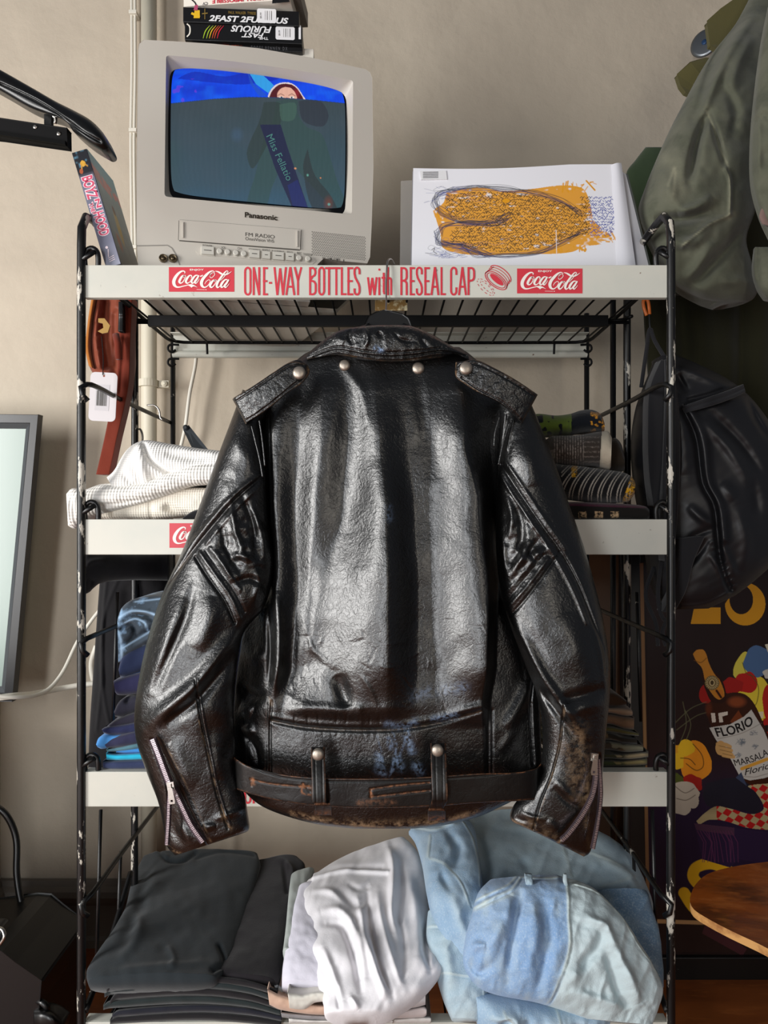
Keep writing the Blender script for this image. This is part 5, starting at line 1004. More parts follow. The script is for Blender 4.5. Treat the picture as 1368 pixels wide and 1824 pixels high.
# ================================================================ camouflage pile on the right of the third shelf
GM = 'camouflage trousers folded on the right'
def camo(n, a, b, c_): return cloth(n, a, var=[(b, 16, .48, .52), (c_, 24, .56, .6)])
for i, (lb, pr_, m_) in enumerate((
 ('dark brown crumpled garment on top of the camouflage pile', [(1060,1234,1062,1262),(1085,1232,1086,1260),(1100,1236,1101,1260),(1116,1248,1116,1256)], cloth('dark_brown', '#3a2819')),
 ('light tan folded garment with a rounded right end', [(1060,1262,1062,1268),(1085,1260,1085,1270),(1110,1260,1110,1275),(1124,1263,1124,1275),(1127,1268,1127,1273)], cloth('light_tan', '#8a7460')),
 ('mid tan folded garment with a square right end', [(1060,1271,1060,1288),(1085,1272,1085,1290),(1110,1276,1110,1298),(1130,1278,1129,1300)], cloth('mid_tan', '#6d5440')),
 ('olive folded garment below the tan ones', [(1060,1294,1060,1300),(1085,1294,1085,1304),(1115,1300,1115,1309),(1138,1306,1138,1311)], cloth('olive_cotton', '#4f4a28')),
 ('dark camouflage garment above the brown camouflage one', [(1060,1302,1060,1318),(1085,1304,1085,1318),(1110,1312,1110,1324),(1135,1314,1135,1326)], camo('camo_dark', '#3a3024', '#574a34', '#241f18')),
 ('brown camouflage garment with a rounded pale end', [(1060,1318,1060,1334),(1085,1320,1085,1336),(1115,1324,1115,1340),(1146,1326,1146,1338)], camo('camo_brown', '#5a4224', '#3b3228', '#6d6a58')),
 ('camouflage garment with a pale curved hem', [(1060,1340,1060,1350),(1085,1342,1085,1351),(1115,1342,1115,1353),(1155,1338,1155,1349)], camo('camo_hem', '#6d6250', '#3c3a26', '#8c7c60')),
 ('green camouflage garment second from the bottom of the camouflage pile', [(1060,1353,1060,1366),(1085,1354,1085,1366),(1115,1354,1115,1365),(1153,1350,1153,1363)], camo('camo_green', '#5c5638', '#3a3f26', '#7a6c48')),
 ('green and pink grey camouflage garment at the bottom of the camouflage pile', [(1060,1368,1060,1378),(1085,1367,1085,1379),(1115,1366,1115,1379),(1150,1364,1149,1376)], camo('camo_low', '#5a5a3c', '#2f2a20', '#8a7866')))):
    garment('folded_camouflage_garment', lb, 'folded garment', [(p[0]-60 if k == 0 else p[0], p[1], p[2]-60 if k == 0 else p[2], p[3]) for k, p in enumerate(pr_)], m_, GM, d=1.13-.003*i, T=.022, TB=.2, p=2.6, fold=fold(80+i, (), .001, 14), nu=24, nv=60)
# ================================================================ black T-shirts on the bottom shelf
NT = (0, -.35, .94)
GB = 'dark T-shirts piled at the left of the bottom shelf'
chc = cloth('charcoal_jersey', '#252b2f'); bkc = cloth('black_jersey', '#1d1a1e')
rows = [(255,1530,460,1526),(246,1548,464,1545),(232,1585,452,1590),(222,1625,438,1640),(196,1670,424,1690),(165,1715,408,1722),(154,1738,398,1738),(158,1756,386,1748)]
garment('t_shirt', 'charcoal green T-shirt spread on top of the dark pile', 'T-shirt', [r+(dz(r[1]*.5+r[3]*.5+4, .30),) for r in rows], chc, GB, T=.022, TB=.02, N=NT, p=3.2, nu=90, nv=120,
  fold=fold(91, [([(285,1528),(300,1546),(330,1548),(350,1536)], 4, -.006), ([(280,1526),(298,1540)], 4, .005), ([(350,1545),(400,1532),(452,1534)], 3, -.003), ([(262,1560),(245,1640),(215,1700)], 12, -.008, 1), ([(240,1620),(250,1680),(215,1730)], 10, .006, 1), ([(300,1700),(312,1725),(306,1745)], 6, .004, 1), ([(392,1700),(400,1725),(380,1740)], 4, -.006), ([(210,1745),(300,1738),(380,1728)], 7, .004, 1)], .0025, 45))
rows = [(430,1548,532,1532),(425,1560,544,1545),(424,1600,530,1590),(418,1650,520,1650),(405,1700,508,1705),(390,1735,498,1750),(400,1748,492,1757)]
garment('t_shirt', 'black T-shirt lying to the right under the charcoal one', 'T-shirt', [r+(dz(r[1]*.5+r[3]*.5+4, .288),) for r in rows], bkc, GB, T=.02, TB=.02, N=NT, p=3, nu=60, nv=100, fold=fold(93, [([(500,1545),(520,1560),(520,1590)], 5, .006, 1), ([(506,1550),(512,1600)], 4, -.004)], .002, 40))
for i, (lb, yl_, col, x0, x1) in enumerate((
  ('black T-shirt folded directly under the two spread dark shirts', (1760,1748,1736,1744,1762), '#1c1a1d', 190, 494), ('greenish black T-shirt folded third in the dark pile', (1768,1758,1746,1754,1776), '#20282a', 186, 496), ('black T-shirt folded fourth in the dark pile', (1782,1768,1758,1768,1788), '#1a181b', 196, 498),
  ('dark green T-shirt folded near the bottom of the dark pile', (1790,1782,1772,1780,1798), '#202829', 184, 500), ('navy black T-shirt folded second from the bottom of the dark pile', (1806,1798,1788,1794,1808), '#1a1c26', 200, 502), ('black T-shirt at the bottom of the dark pile above the lowest sign', (1816,1810,1802,1808,1818), '#18171a', 196, 500))):
    xs = [x0, x0+12, (x0+x1)/2, x1-60, x1]; h = (9, 14, 16, 15, 12)
    garment('t_shirt', lb, 'T-shirt', [(x, y, x, y+hh_) for x, y, hh_ in zip(xs, yl_, h)], cloth('jersey', col), GB, d=1.06+.002*i, T=.02, TB=.22, p=3, nu=24, nv=70, fold=fold(100+i, (), .0012, 30))
# ================================================================ white T-shirts
GP = 'pale T-shirts piled in the middle of the bottom shelf'
wj = cloth('white_jersey', '#e6e4e8'); 
rows = [(590,1548,722,1498),(566,1560,744,1520),(545,1576,757,1560),(536,1610,764,1620),(541,1660,766,1675),(552,1710,786,1712),(566,1755,784,1738),(576,1790,748,1780),(580,1812,700,1812),(600,1820,670,1822)]
dd = [1.37,1.33,1.26,1.18,1.12,1.07,1.04,1.015,1.0,1.0]
wst = [([(560,1576),(620,1568),(690,1570)], 4, .006), ([(556,1570),(610,1560),(680,1560)], 4, -.005), ([(690,1520),(700,1560),(698,1640),(705,1680)], 7, .012, 1), ([(712,1540),(715,1600),(708,1660)], 6, -.008, 1), ([(570,1640),(610,1640),(640,1690),(650,1760)], 8, .010, 1), ([(580,1660),(610,1665),(632,1720),(645,1790)], 6, -.008, 1),
 ([(640,1620),(650,1680),(668,1740),(690,1800)], 7, .011, 1), ([(655,1600),(662,1670),(680,1740),(700,1790)], 5, -.010, 1), ([(672,1600),(680,1660),(700,1730),(720,1780)], 7, .008, 1), ([(600,1600),(640,1630),(655,1600)], 8, -.006, 1), ([(760,1640),(756,1700),(765,1740)], 5, -.010, 1), ([(725,1560),(740,1640),(745,1720)], 10, .007, 1), ([(575,1700),(595,1750),(610,1800)], 7, .008, 1), ([(625,1790),(640,1815)], 5, .006, 1), ([(600,1770),(606,1812)], 4, -.005, 1), ([(700,1620),(720,1700),(715,1770)], 6, -.006, 1), ([(555,1600),(590,1605),(620,1625)], 6, .005, 1), ([(620,1590),(640,1600),(660,1590)], 5, -.004, 1)]
ts = thing('t_shirt', 'bright white T-shirt crumpled over the top of the pale pile', 'T-shirt', P(660, 1760, 1.1), GP)
loft('cloth', [r+(d_,) for r, d_ in zip(rows, dd)], wj, ts, T=.035, TB=.03, N=(0, -.6, .8), p=2.8, nu=160, nv=200, fold=lambda X, Y: strokes(X, Y, wst)*1.15+vnoise(X, Y, 26, 111)*.0035+vnoise(X+.5*Y, Y*.4, 10, 112)*.0012)
loft('collar', [(560,1578,556,1566,1.262,.004),(590,1568,586,1556,1.28,.006),(640,1564,640,1551,1.30,.006),(680,1566,684,1556,1.30,.004)], wj, ts, nu=14, nv=40)
m = MB(); m.add([P(612,1540,1.345), P(640,1536,1.345), P(652,1550,1.33), P(624,1552,1.33), P(612,1541,1.347), P(640,1537,1.347), P(652,1551,1.332), P(624,1553,1.332)], [(0,3,2,1),(4,5,6,7),(0,1,5,4),(1,2,6,5),(2,3,7,6),(3,0,4,7)]); m.build('neck_label', cloth('label_tape', '#b9bdd6'), ts)
rows = [(532,1588,575,1580,1.24),(522,1625,580,1620,1.17),(512,1680,585,1680,1.10),(503,1730,590,1730,1.06),(502,1760,592,1765,1.045)]
garment('t_shirt', 'lilac white T-shirt showing at the left under the crumpled white one', 'T-shirt', rows, cloth('lilac_jersey', '#d2d0dc'), GP, T=.025, TB=.03, N=(0,-.5,.86), p=3, fold=fold(121, (), .002, 24))
rows = [(518,1566,560,1552,1.33),(514,1600,545,1600,1.22),(510,1650,535,1650,1.14),(504,1700,530,1700,1.08)]
garment('t_shirt', 'pale grey green T-shirt whose edge shows between the black and white piles', 'T-shirt', rows, cloth('mint_grey', '#a3aaa6'), GP, T=.02, TB=.03, N=(0,-.5,.86), p=3, fold=fold(123, (), .002, 20))
for i, (lb, q, col, d_) in enumerate((
  ('cream T-shirt with a crumpled hem right under the lilac white one', [(512,1766,516,1796),(540,1770,542,1798),(560,1766,562,1786),(600,1764,600,1784)], '#d0cdc4', 1.03),
  ('peach T-shirt folded in the pale pile', [(476,1760,480,1790),(500,1772,503,1800),(560,1788,562,1808),(640,1790,640,1808)], '#c9a995', 1.045),
  ('light grey T-shirt edge between the peach and black shirts', [(488,1750,492,1775),(505,1758,508,1782),(525,1765,528,1786),(600,1775,600,1788)], '#a6aaac', 1.07),
  ('mid grey T-shirt folded under the peach one', [(500,1802,502,1812),(540,1806,541,1816),(580,1808,580,1818),(660,1808,660,1818)], '#8b888a', 1.05),
  ('white T-shirt at the bottom left of the pale pile', [(514,1812,515,1823),(560,1816,560,1823),(640,1816,640,1823),(700,1816,700,1823)], '#cfcdca', 1.05),
  ('white T-shirt hem folded at the right of the pale pile', [(640,1790,640,1806),(700,1784,700,1800),(740,1772,740,1795),(758,1768,758,1790)], '#d3cfd0', 1.045),
  ('pinkish white T-shirt folded under the white hem', [(640,1806,640,1818),(700,1802,700,1815),(755,1792,755,1812),(760,1796,760,1808)], '#cdc2c0', 1.05),
  ('off white T-shirt lowest at the right of the pale pile', [(640,1816,640,1823),(700,1814,700,1823),(765,1810,765,1823),(768,1812,768,1822)], '#cfcac6', 1.055))):
    garment('t_shirt', lb, 'T-shirt', q, cloth('pale_jersey', col), GP, d=d_, T=.018, TB=.2, p=3, nu=24, nv=60, fold=fold(130+i, (), .0014, 18))
# ================================================================ jeans heap
GD = 'pale jeans heaped at the right of the bottom shelf'
def denim(n, a, b, w='#b7c6c9', **k): return cloth(n, a, sc=520, amp=.0005, var=[(b, 9, .40, .62), ('#bccad4', 420, .50, .95), ('#6482a2', 260, .58, 1.0)], wear=(w, 60, -1, 0), **k)
def jean(label, rows, m_, st=(), seams=(), nu=90, nv=110, T=.04, TB=.05, N=(0, -.75, .66), sd=0, p=2.6, amp=.0035):
    rope = [(s, 2.4, .0014) for s in seams]+[([(x+4, y+3) for x, y in s], 1.6, -.0016) for s in seams]
    wmf = lambda X, Y: strokes(X, Y, [(s, 2.4, .8) for s in seams])+np.clip(strokes(X, Y, [(s[0], s[1]*.8, .35*np.sign(s[2])) for s in st]), 0, 1)+np.clip(vnoise(X, Y, 40, sd+5), 0, 1)*.4
    return garment('jeans', label, 'jeans', rows, m_, GD, T=T, TB=TB, N=N, p=p, nu=nu, nv=nv, fold=lambda X, Y: strokes(X, Y, list(st)+rope)+vnoise(X, Y, 34, sd)*amp+vnoise(X, Y, 12, sd+1)*amp*.35+vnoise(X+Y*.5, Y*.4, 24, sd+2, True)*amp*1.3, wm=wmf)
dn1 = denim('denim_back', '#a3bac8', '#b4c6ce'); dn2 = denim('denim_mid', '#8aa6c0', '#a3b8c8'); dn4 = denim('denim_pale', '#a6b8c0', '#b4c2c6', '#ced6d4'); dn5 = denim('denim_low', '#9bb2c0', '#aebfc8')
jean('wide pale blue jeans lying at the back of the heap under the jacket cuff', [(728,1470,960,1440,1.36,.02),(740,1490,1060,1480,1.31,.03),(760,1520,1118,1520,1.26,.04),(790,1560,1150,1580,1.21,.045),(820,1610,1168,1640,1.17,.045),(850,1670,1176,1700,1.14,.04),(880,1720,1170,1760,1.12,.03)], dn1,
  st=[([(835,1470),(855,1520),(868,1580)], 8, -.012, 1), ([(818,1460),(845,1510),(856,1570)], 6, .008, 1), ([(900,1480),(960,1490),(1000,1520)], 12, .006, 1), ([(920,1540),(935,1560)], 8, -.006, 1), ([(1060,1540),(1110,1570),(1130,1620)], 8, .006, 1)], seams=[[(996,1518),(1004,1555),(1008,1575)], [(1040,1530),(1095,1552),(1120,1572)], [(1120,1572),(1060,1592)]], sd=200, nu=140, nv=130)
jean('mid blue jeans folded at the back left with a fly seam', [(728,1482,800,1455,1.30,.02),(740,1500,840,1470,1.26,.035),(752,1540,852,1530,1.18,.04),(760,1590,862,1590,1.12,.04),(772,1640,880,1650,1.09,.04),(800,1700,900,1700,1.07,.035),(830,1750,920,1750,1.06,.03)], dn2,
  st=[([(790,1490),(812,1520),(806,1560)], 8, -.012, 1), ([(770,1470),(810,1480)], 6, .008, 1), ([(800,1600),(815,1650),(830,1690)], 10, .007, 1), ([(780,1560),(800,1600)], 7, -.006, 1)], seams=[[(812,1460),(838,1500),(850,1550),(852,1585)], [(764,1540),(790,1552),(815,1580),(832,1622)], [(735,1478),(770,1490),(808,1474)], [(764,1500),(760,1535)]], sd=210, nu=80)
jean('light blue jeans hanging low at the left beside the white shirts', [(762,1625,830,1640,1.12,.03),(760,1670,850,1680,1.09,.035),(775,1730,868,1740,1.06,.035),(790,1780,868,1790,1.04,.03),(805,1815,866,1820,1.03,.02)], dn5, st=[([(790,1680),(800,1760)], 10, .006, 1)], seams=[[(758,1655),(785,1660),(800,1672)], [(785,1738),(830,1745),(866,1742)], [(858,1770),(862,1815)]], sd=220)
jean('crumpled faded jeans at the bottom of the heap', [(846,1765,850,1826,1.03,.02),(880,1770,880,1826,1.03,.035),(930,1775,930,1830,1.03,.04),(990,1785,990,1830,1.03,.04),(1040,1788,1040,1832,1.03,.035),(1080,1796,1080,1830,1.03,.02)], dn2,
  st=[([(870,1790),(905,1785),(915,1815)], 6, .010, 1), ([(885,1800),(910,1800)], 5, -.008, 1), ([(930,1790),(925,1820)], 6, -.008, 1), ([(960,1800),(1000,1795)], 8, .006, 1), ([(1000,1810),(1040,1805)], 6, -.006, 1)], seams=[[(985,1785),(985,1825)], [(890,1780),(905,1800),(900,1820)]], sd=230, N=(0, -1, .2))
jean('dark edged blue jeans showing at the far right edge of the heap', [(1060,1590,1150,1590,1.13,.03),(1080,1630,1168,1650,1.10,.03),(1110,1690,1178,1710,1.08,.025),(1140,1740,1180,1760,1.07,.02)], denim('denim_deep', '#647f9a', '#7590a6'), sd=240)
fst = [([(905,1600),(880,1660),(862,1720)], 14, .010, 1), ([(935,1580),(940,1660),(930,1740)], 13, .010, 1), ([(918,1600),(905,1680),(895,1750)], 8, -.009, 1), ([(960,1620),(962,1700),(945,1770)], 9, -.008, 1), ([(830,1710),(850,1735),(870,1720)], 8, -.010, 1), ([(835,1690),(860,1690)], 8, .008, 1),
 ([(1020,1640),(1060,1655),(1080,1700)], 9, .010, 1), ([(1062,1662),(1045,1700),(1010,1740)], 10, -.010, 1), ([(1080,1690),(1100,1740),(1125,1790)], 10, .012, 1), ([(1065,1700),(1085,1760),(1110,1800)], 9, -.010, 1), ([(1000,1770),(1060,1785),(1100,1800)], 10, .008, 1), ([(1020,1720),(1000,1760)], 9, .006, 1)]
fj = [(872,1568,992,1560,1.10,.02),(852,1590,1052,1582,1.07,.035),(840,1630,1100,1628,1.045,.045),(828,1675,1136,1680,1.03,.05),(828,1725,1168,1735,1.02,.05),(862,1764,1178,1762,1.015,.045),(965,1788,1170,1796,1.01,.035),(1045,1815,1160,1826,1.0,.02)]
seams = [[(1002,1566),(1001,1640),(1000,1700),(985,1745),(970,1788)], [(1012,1580),(1060,1596),(1095,1630),(1130,1690),(1172,1742)], [(845,1618),(880,1602),(905,1590),(922,1568)], [(840,1608),(870,1596),(900,1582),(915,1566)], [(925,1567),(960,1570),(998,1566)]]
rope = [(s, 2.4, .0018) for s in seams]+[([(x+4, y+3) for x, y in s], 1.6, -.0018) for s in seams]
fjt = thing('jeans', 'pale blue jeans with belt loops bundled on the front of the heap', 'jeans', P(1000, 1790, 1.05), GD)
loft('denim', fj, denim('denim_bundle', '#7d9dc4', '#92acca', '#bccaca'), fjt, T=.04, TB=.05, N=(0, -.8, .6), p=2.5, nu=200, nv=200, fold=lambda X, Y: strokes(X, Y, fst)*1.35+strokes(X, Y, rope)+vnoise(X, Y, 34, 251)*.004+vnoise(X, Y, 11, 252)*.0012+vnoise(X+Y*.25, Y*.35, 17, 253, True)*.0045+vnoise(X, Y, 6, 254)*.0005,
  wm=lambda X, Y: np.clip((X-996+np.clip(Y-1700, 0, 90)*.25)/6, 0, 1)*.85+strokes(X, Y, [(s, 2.2, .7) for s in seams])+np.clip(vnoise(X*2.5, Y, 30, 9), 0, 1)*.35*(X < 1000)+strokes(X, Y, [([(845,1622),(880,1610),(905,1600)], 4, .6)]))
loft('belt_loop', [(934,1557,948,1558,1.058,.003),(935,1568,949,1569,1.048,.004),(938,1580,951,1581,1.046,.003)], denim('denim_loop', '#8fa8ba', '#a3b6c0'), fjt, p=4, nu=20, nv=24, T=.004, fold=lambda X, Y: vnoise(X, Y, 4, 8)*.0008)
loft('belt_loop', [(1004,1558,1010,1558,1.05,.005),(1003,1570,1011,1570,1.045,.006),(1006,1578,1012,1578,1.045,.004)], dn4, fjt, p=4, nu=16, nv=24, T=.004)
# ================================================================ left side: mirror, cables, hanger, machine
mp = Plane(P(0, 1248, 1.50), pitch=0)
mr = thing('leaning_mirror', 'tall mirror in a dark moulded frame leaning on the ledge at the left', 'mirror', P(-60, 1248, 1.51))
o_ = mp.uvs([(-230,737),(73,740),(27,1247),(-290,1247)]); i1 = mp.uvs([(-212,752),(58,755),(14,1232),(-270,1232)]); i2 = mp.uvs([(-202,762),(47,764),(4,1222),(-260,1222)])
fr = mat('frame_black', '#17171a', .35); frg = mat('frame_bevel', '#45484b', .35)
m = MB(); m.prism(o_[::-1], .02, lambda u, v, w: mp.at(u, v, .012+w), holes=[i1]); m.build('frame', fr, mr, bev=.003)
m = MB(); n = 4; m.add([mp.at(u, v, .010) for u, v in i1]+[mp.at(u, v, .002) for u, v in i2], [(i, (i+1) % n, n+(i+1) % n, n+i) for i in range(n)]); m.build('inner_moulding', frg, mr)
m = MB(); m.prism(i1[::-1], .003, lambda u, v, w: mp.at(u, v, .001+w)); m.build('glass', mat('mirror_painted_reflection', '#93a39c', .25, spec=.5), mr)  # pale green diffuse colour painted in place of the reflected room
def cable(name, label, pts, r, m_, cat_='cable', n=60):
    m = MB(); m.tube([P(*p) for p in pts], r, 10, n); return tag(m.build(name, m_, None, smooth=True), label, cat_)
cable('white_cable', 'thin white cable rising behind the left post to the black trousers', [(-40,1236,1.30),(30,1242,1.33),(80,1232,1.40),(110,1200,1.45),(140,1140,1.5),(175,1090,1.52),(215,1050,1.54),(300,1000,1.56)], .0042, white)
cable('white_cable', 'thick white cable running level behind the left post', [(-40,1248,1.34),(20,1240,1.34),(60,1236,1.42),(110,1226,1.5),(165,1218,1.52),(230,1216,1.53)], .0062, white)
cable('white_cable', 'white cable hanging on the wall under the wire shelf, left of the jacket', [(352,600,1.58),(348,650,1.58),(338,700,1.58),(330,760,1.58),(318,820,1.59),(318,900,1.59)], .0042, white)
cable('white_cable', 'looped white cable showing behind the black trousers', [(172,1150,1.56),(163,1180,1.56),(166,1210,1.56),(176,1230,1.56)], .006, white)
cable('white_cable', 'short loose white loop beside the middle post above the white pile', [(243,765,1.3),(250,765,1.3),(254,778,1.3),(252,795,1.3)], .002, MT['steel'])
cable('black_cable', 'thick black cable curving down from the left edge to the black machine', [(-40,1425,1.3),(5,1445,1.3),(28,1490,1.3),(30,1560,1.28),(42,1620,1.26),(70,1670,1.24),(82,1700,1.22),(80,1725,1.2),(74,1738,1.19),(70,1750,1.19)], .0062, MT['plastic'])
mc = thing('black_machine', 'black angular machine on the floor at the lower left corner', 'machine', P(0, 1824, 1.15))
m = MB(); q = [(-260,1720),(-20,1690),(6,1692),(30,1712),(76,1744),(72,1790),(64,2090),(-260,2090)]
m.prism([(P(x, y, 1.12).x, max(P(x, y, 1.12).z, .002)) for x, y in q][::-1], .16, lambda u, v, w: Vector((u, 1.12-w, v))); m.build('housing', MT['plastic'], mc, bev=.006)
loft('handle', [(-120,1646,-120,1700,1.18,.03),(-20,1647,-20,1698,1.18,.03),(2,1650,6,1696,1.18,.03),(12,1662,22,1700,1.18,.025)], MT['plastic'], mc, p=4, nu=24, nv=30)
m = MB(); m.tube([P(-15, 1652, 1.125), P(3, 1655, 1.125), P(8, 1668, 1.12), P(0, 1682, 1.12)], .003, 8, 16); m.build('trim_ring', MT['steel'], mc, smooth=True)
loft('foot', [(60,1798,60,1840,1.13,.02),(75,1796,72,1840,1.13,.025),(95,1802,96,1842,1.13,.025),(110,1818,112,1842,1.13,.015)], MT['plastic'], mc, nu=20, nv=30)
m = MB(); m.tube([P(60, 1782, 1.13), P(76, 1786, 1.12), P(84, 1796, 1.12), P(78, 1806, 1.13)], .005, 8, 16); m.build('grip_loop', MT['plastic'], mc, smooth=True)
# broad black hanger cut by the left edge of the photo
hgr = thing('clothes_hanger', 'broad glossy black hanger with a screwed flat bar, high at the left edge', 'coat hanger', P(60, 260, .9))
hd = .86; gp = mat('gloss_black', '#070708', .34, bumps=[('n', 300, .00006)])
loft('arm', [(-160,40,-160,95,hd,.012),(-60,92,-60,132,hd,.013),(0,124,0,163,hd,.013),(60,158,50,192,hd,.014),(100,181,78,203,hd,.016),(130,196,96,208,hd,.020),(160,213,118,219,hd,.024),(180,232,134,238,hd,.026),(192,250,158,258,hd,.022),(197,262,180,270,hd,.014)], gp, hgr, nu=40, nv=110, p=2.6, TB=.03, fold=lambda X, Y: strokes(X, Y, [([(0,148),(60,176),(100,200),(130,222),(150,236),(178,252)], 2, -.003)]))
m = MB(); q = [(-160,200),(0,210),(119,228),(119,260),(0,243),(-160,228)]
m.prism([(P(x, y, hd).x, P(x, y, hd).z) for x, y in q][::-1], .012, lambda u, v, w: Vector((u, hd-w, v))); m.build('clamp_bar', mat('bar_black', '#090809', .6, spec=.15), hgr, bev=.0008)
m = MB(); q = [(-160,228),(0,243),(119,261),(119,254),(0,236),(-160,222)]
m.prism([(P(x, y, hd).x, P(x, y, hd).z) for x, y in [(-160,222),(0,236),(119,254),(119,261),(0,243),(-160,229)]][::-1], .004, lambda u, v, w: Vector((u, hd-.005-w, v))); m.build('clamp_ridge', mat('ridge_black', '#050505', .6, spec=.1), hgr)
m = MB(); m.prism([(P(x, y, hd).x, P(x, y, hd).z) for x, y in [(77,192),(90,196),(90,226),(77,224)]][::-1], .006, lambda u, v, w: Vector((u, hd+.002-w, v))); m.build('bracket', gp, hgr)
for x, y in ((63, 226), (105, 238)):
    m = MB(); m.lathe([(.0026, 0), (.0026, .0008), (.0014, .0016)], P(x, y, hd), (0, -1, 0), 14); m.build('screw', MT['steel'], hgr)
m = MB(); m.tube([P(97, 199, hd-.004), P(95, 207, hd-.005), P(99, 210, hd-.005), P(98, 220, hd-.004)], .002, 8, 12); m.build('hook_clip', MT['steel'], hgr, smooth=True)
# ================================================================ right side: hanging clothes
olive = cloth('faded_olive_canvas', '#585a4c', var=[('#666658', 7, .45, .65), ('#43463a', 12, .5, .7)], wear=('#8b8974', 60, .1, .7))
oj = thing('canvas_jacket', 'faded olive canvas jacket hanging at the upper right with its sleeve hanging down', 'jacket', P(1300, 530, 1.15))
osl = [(1345,-20,1420,-40,1.325,.03),(1312,40,1400,20,1.305,.045),(1262,105,1385,90,1.275,.06),(1220,180,1372,160,1.245,.07),(1186,248,1362,235,1.225,.075),(1150,335,1352,315,1.215,.08),(1138,385,1346,372,1.215,.08),(1162,440,1330,425,1.215,.08),(1185,480,1340,470,1.225,.075),(1205,510,1350,512,1.225,.065),(1245,530,1340,534,1.225,.04),(1275,537,1320,538,1.225,.02)]
ost = [([(1345,20),(1300,90),(1262,170),(1252,200)], 10, .016, 1), ([(1330,10),(1275,100),(1248,180),(1235,210)], 9, -.016, 1), ([(1260,200),(1240,260),(1228,325)], 8, -.022, 1), ([(1262,200),(1275,240),(1292,295)], 5, -.012, 1), ([(1340,60),(1310,120),(1300,170)], 12, .012, 1), ([(1290,150),(1310,200),(1305,240)], 10, -.010, 1),
 ([(1292,300),(1300,320),(1300,380)], 3, .005), ([(1300,382),(1262,400),(1215,438)], 4, .006), ([(1162,392),(1225,388),(1268,375)], 10, -.022, 1), ([(1270,350),(1240,370),(1205,380)], 10, .014, 1), ([(1190,430),(1240,430),(1262,400)], 10, .012, 1), ([(1235,510),(1290,450),(1330,400)], 10, -.020, 1), ([(1210,500),(1240,480),(1270,430)], 10, .010, 1), ([(1175,300),(1200,350),(1215,370)], 14, .008, 1), ([(1280,505),(1310,500),(1345,505)], 10, .008, 1)]
loft('sleeve', osl, olive, oj, nu=130, nv=220, p=2.3, TB=.05, fold=lambda X, Y: strokes(X, Y, ost)*1.3+vnoise(X, Y, 34, 301)*.005+vnoise(X, Y, 12, 302)*.0012, wm=lambda X, Y: strokes(X, Y, [([(1258,198),(1270,225),(1285,270),(1298,300),(1299,380)], 2, .8), ([(1300,384),(1260,402),(1215,438)], 1.6, .9), ([(1165,270),(1210,310),(1208,350)], 14, .4), ([(1190,330),(1202,300),(1200,345)], 3, .7), ([(1300,388),(1306,382)], 6, 1)]))
loft('front', [(1380,-30,1460,-30,1.14,.03),(1360,60,1470,60,1.12,.04),(1345,170,1470,170,1.10,.045),(1338,260,1470,260,1.09,.045),(1340,330,1470,330,1.09,.04),(1355,385,1470,390,1.09,.03),(1372,420,1470,440,1.1,.02)], olive, oj, nu=50, nv=90, fold=fold(311, [([(1340,220),(1360,205),(1368,210)], 3, -.006), ([(1352,200),(1352,320)], 6, .006, 1)], .004))
loft('hem', [(1345,440,1470,440,1.16,.02),(1342,480,1470,480,1.15,.03),(1350,512,1470,512,1.15,.03),(1362,530,1470,530,1.15,.02)], olive, oj, nu=30, nv=40, fold=fold(313, [([(1352,440),(1350,500)], 3, -.006)]))
loft('frayed_tab', [(1356,372,1370,368,1.075,.004),(1352,386,1374,392,1.075,.005),(1357,398,1378,404,1.075,.003)], cloth('dusty_pink', '#75605a'), oj, nu=14, nv=24, T=.004)
khk = cloth('khaki_canvas', '#55502f')
def flat(name, label, cat_, pts, d_, m_, dp=.012):
    m = MB(); m.prism([(P(x, y, d_).x, P(x, y, d_).z) for x, y in pts][::-1], dp, lambda u, v, w: Vector((u, d_-w+.004*math.sin(u*90)+.003*math.sin(v*120), v))); return tag(m.build(name, m_, None, bev=.002), label, cat_)
kc = thing('khaki_coat', 'khaki coat behind the olive jacket, showing as two pointed flaps', 'coat', P(1300, 165, 1.34))
for pts in ([(1208,130),(1228,112),(1258,102),(1320,110),(1300,200),(1222,163),(1214,150)], [(1262,36),(1285,16),(1312,-2),(1360,-20),(1400,80),(1300,100),(1268,76)]):
    q = [(P(x, y, 1.34).x, P(x, y, 1.34).z) for x, y in pts][::-1]
    m = MB(); m.prism(q, .012, lambda u, v, w: Vector((u, 1.34-w+.004*math.sin(u*90), v))); m.build('flap', khk, kc, bev=.002)
garment('green_jacket', 'dark green jacket whose edge shows between the drawing and the olive sleeve', 'jacket', [(1150,262,1230,262,1.35,.02),(1132,285,1230,285,1.35,.025),(1116,308,1230,310,1.35,.03),(1124,340,1230,340,1.35,.03),(1135,380,1230,380,1.35,.03),(1148,440,1230,440,1.35,.03),(1160,520,1230,520,1.35,.03)], cloth('forest_canvas', '#33412c'), fold=fold(321))
dk = cloth('deep_olive_wool', '#252414')
garment('long_coat', 'long deep olive coat hanging behind the black backpack', 'coat', [(1330,290,1460,290,1.42,.02),(1290,360,1460,360,1.42,.03),(1215,430,1460,430,1.42,.03),(1150,480,1460,480,1.42,.035),(1146,540,1460,540,1.42,.04),(1150,620,1460,620,1.42,.04),(1158,720,1460,720,1.42,.045),(1165,820,1460,820,1.42,.045),(1172,940,1460,940,1.42,.04),(1178,1010,1460,1010,1.42,.035)], dk, nu=110, nv=90, fold=fold(331, [([(1215,540),(1228,1000)], 16, -.014), ([(1250,540),(1250,1000)], 20, .010), ([(1320,540),(1312,1000)], 12, -.014), ([(1360,540),(1350,1000)], 20, .010)], .004, 50))
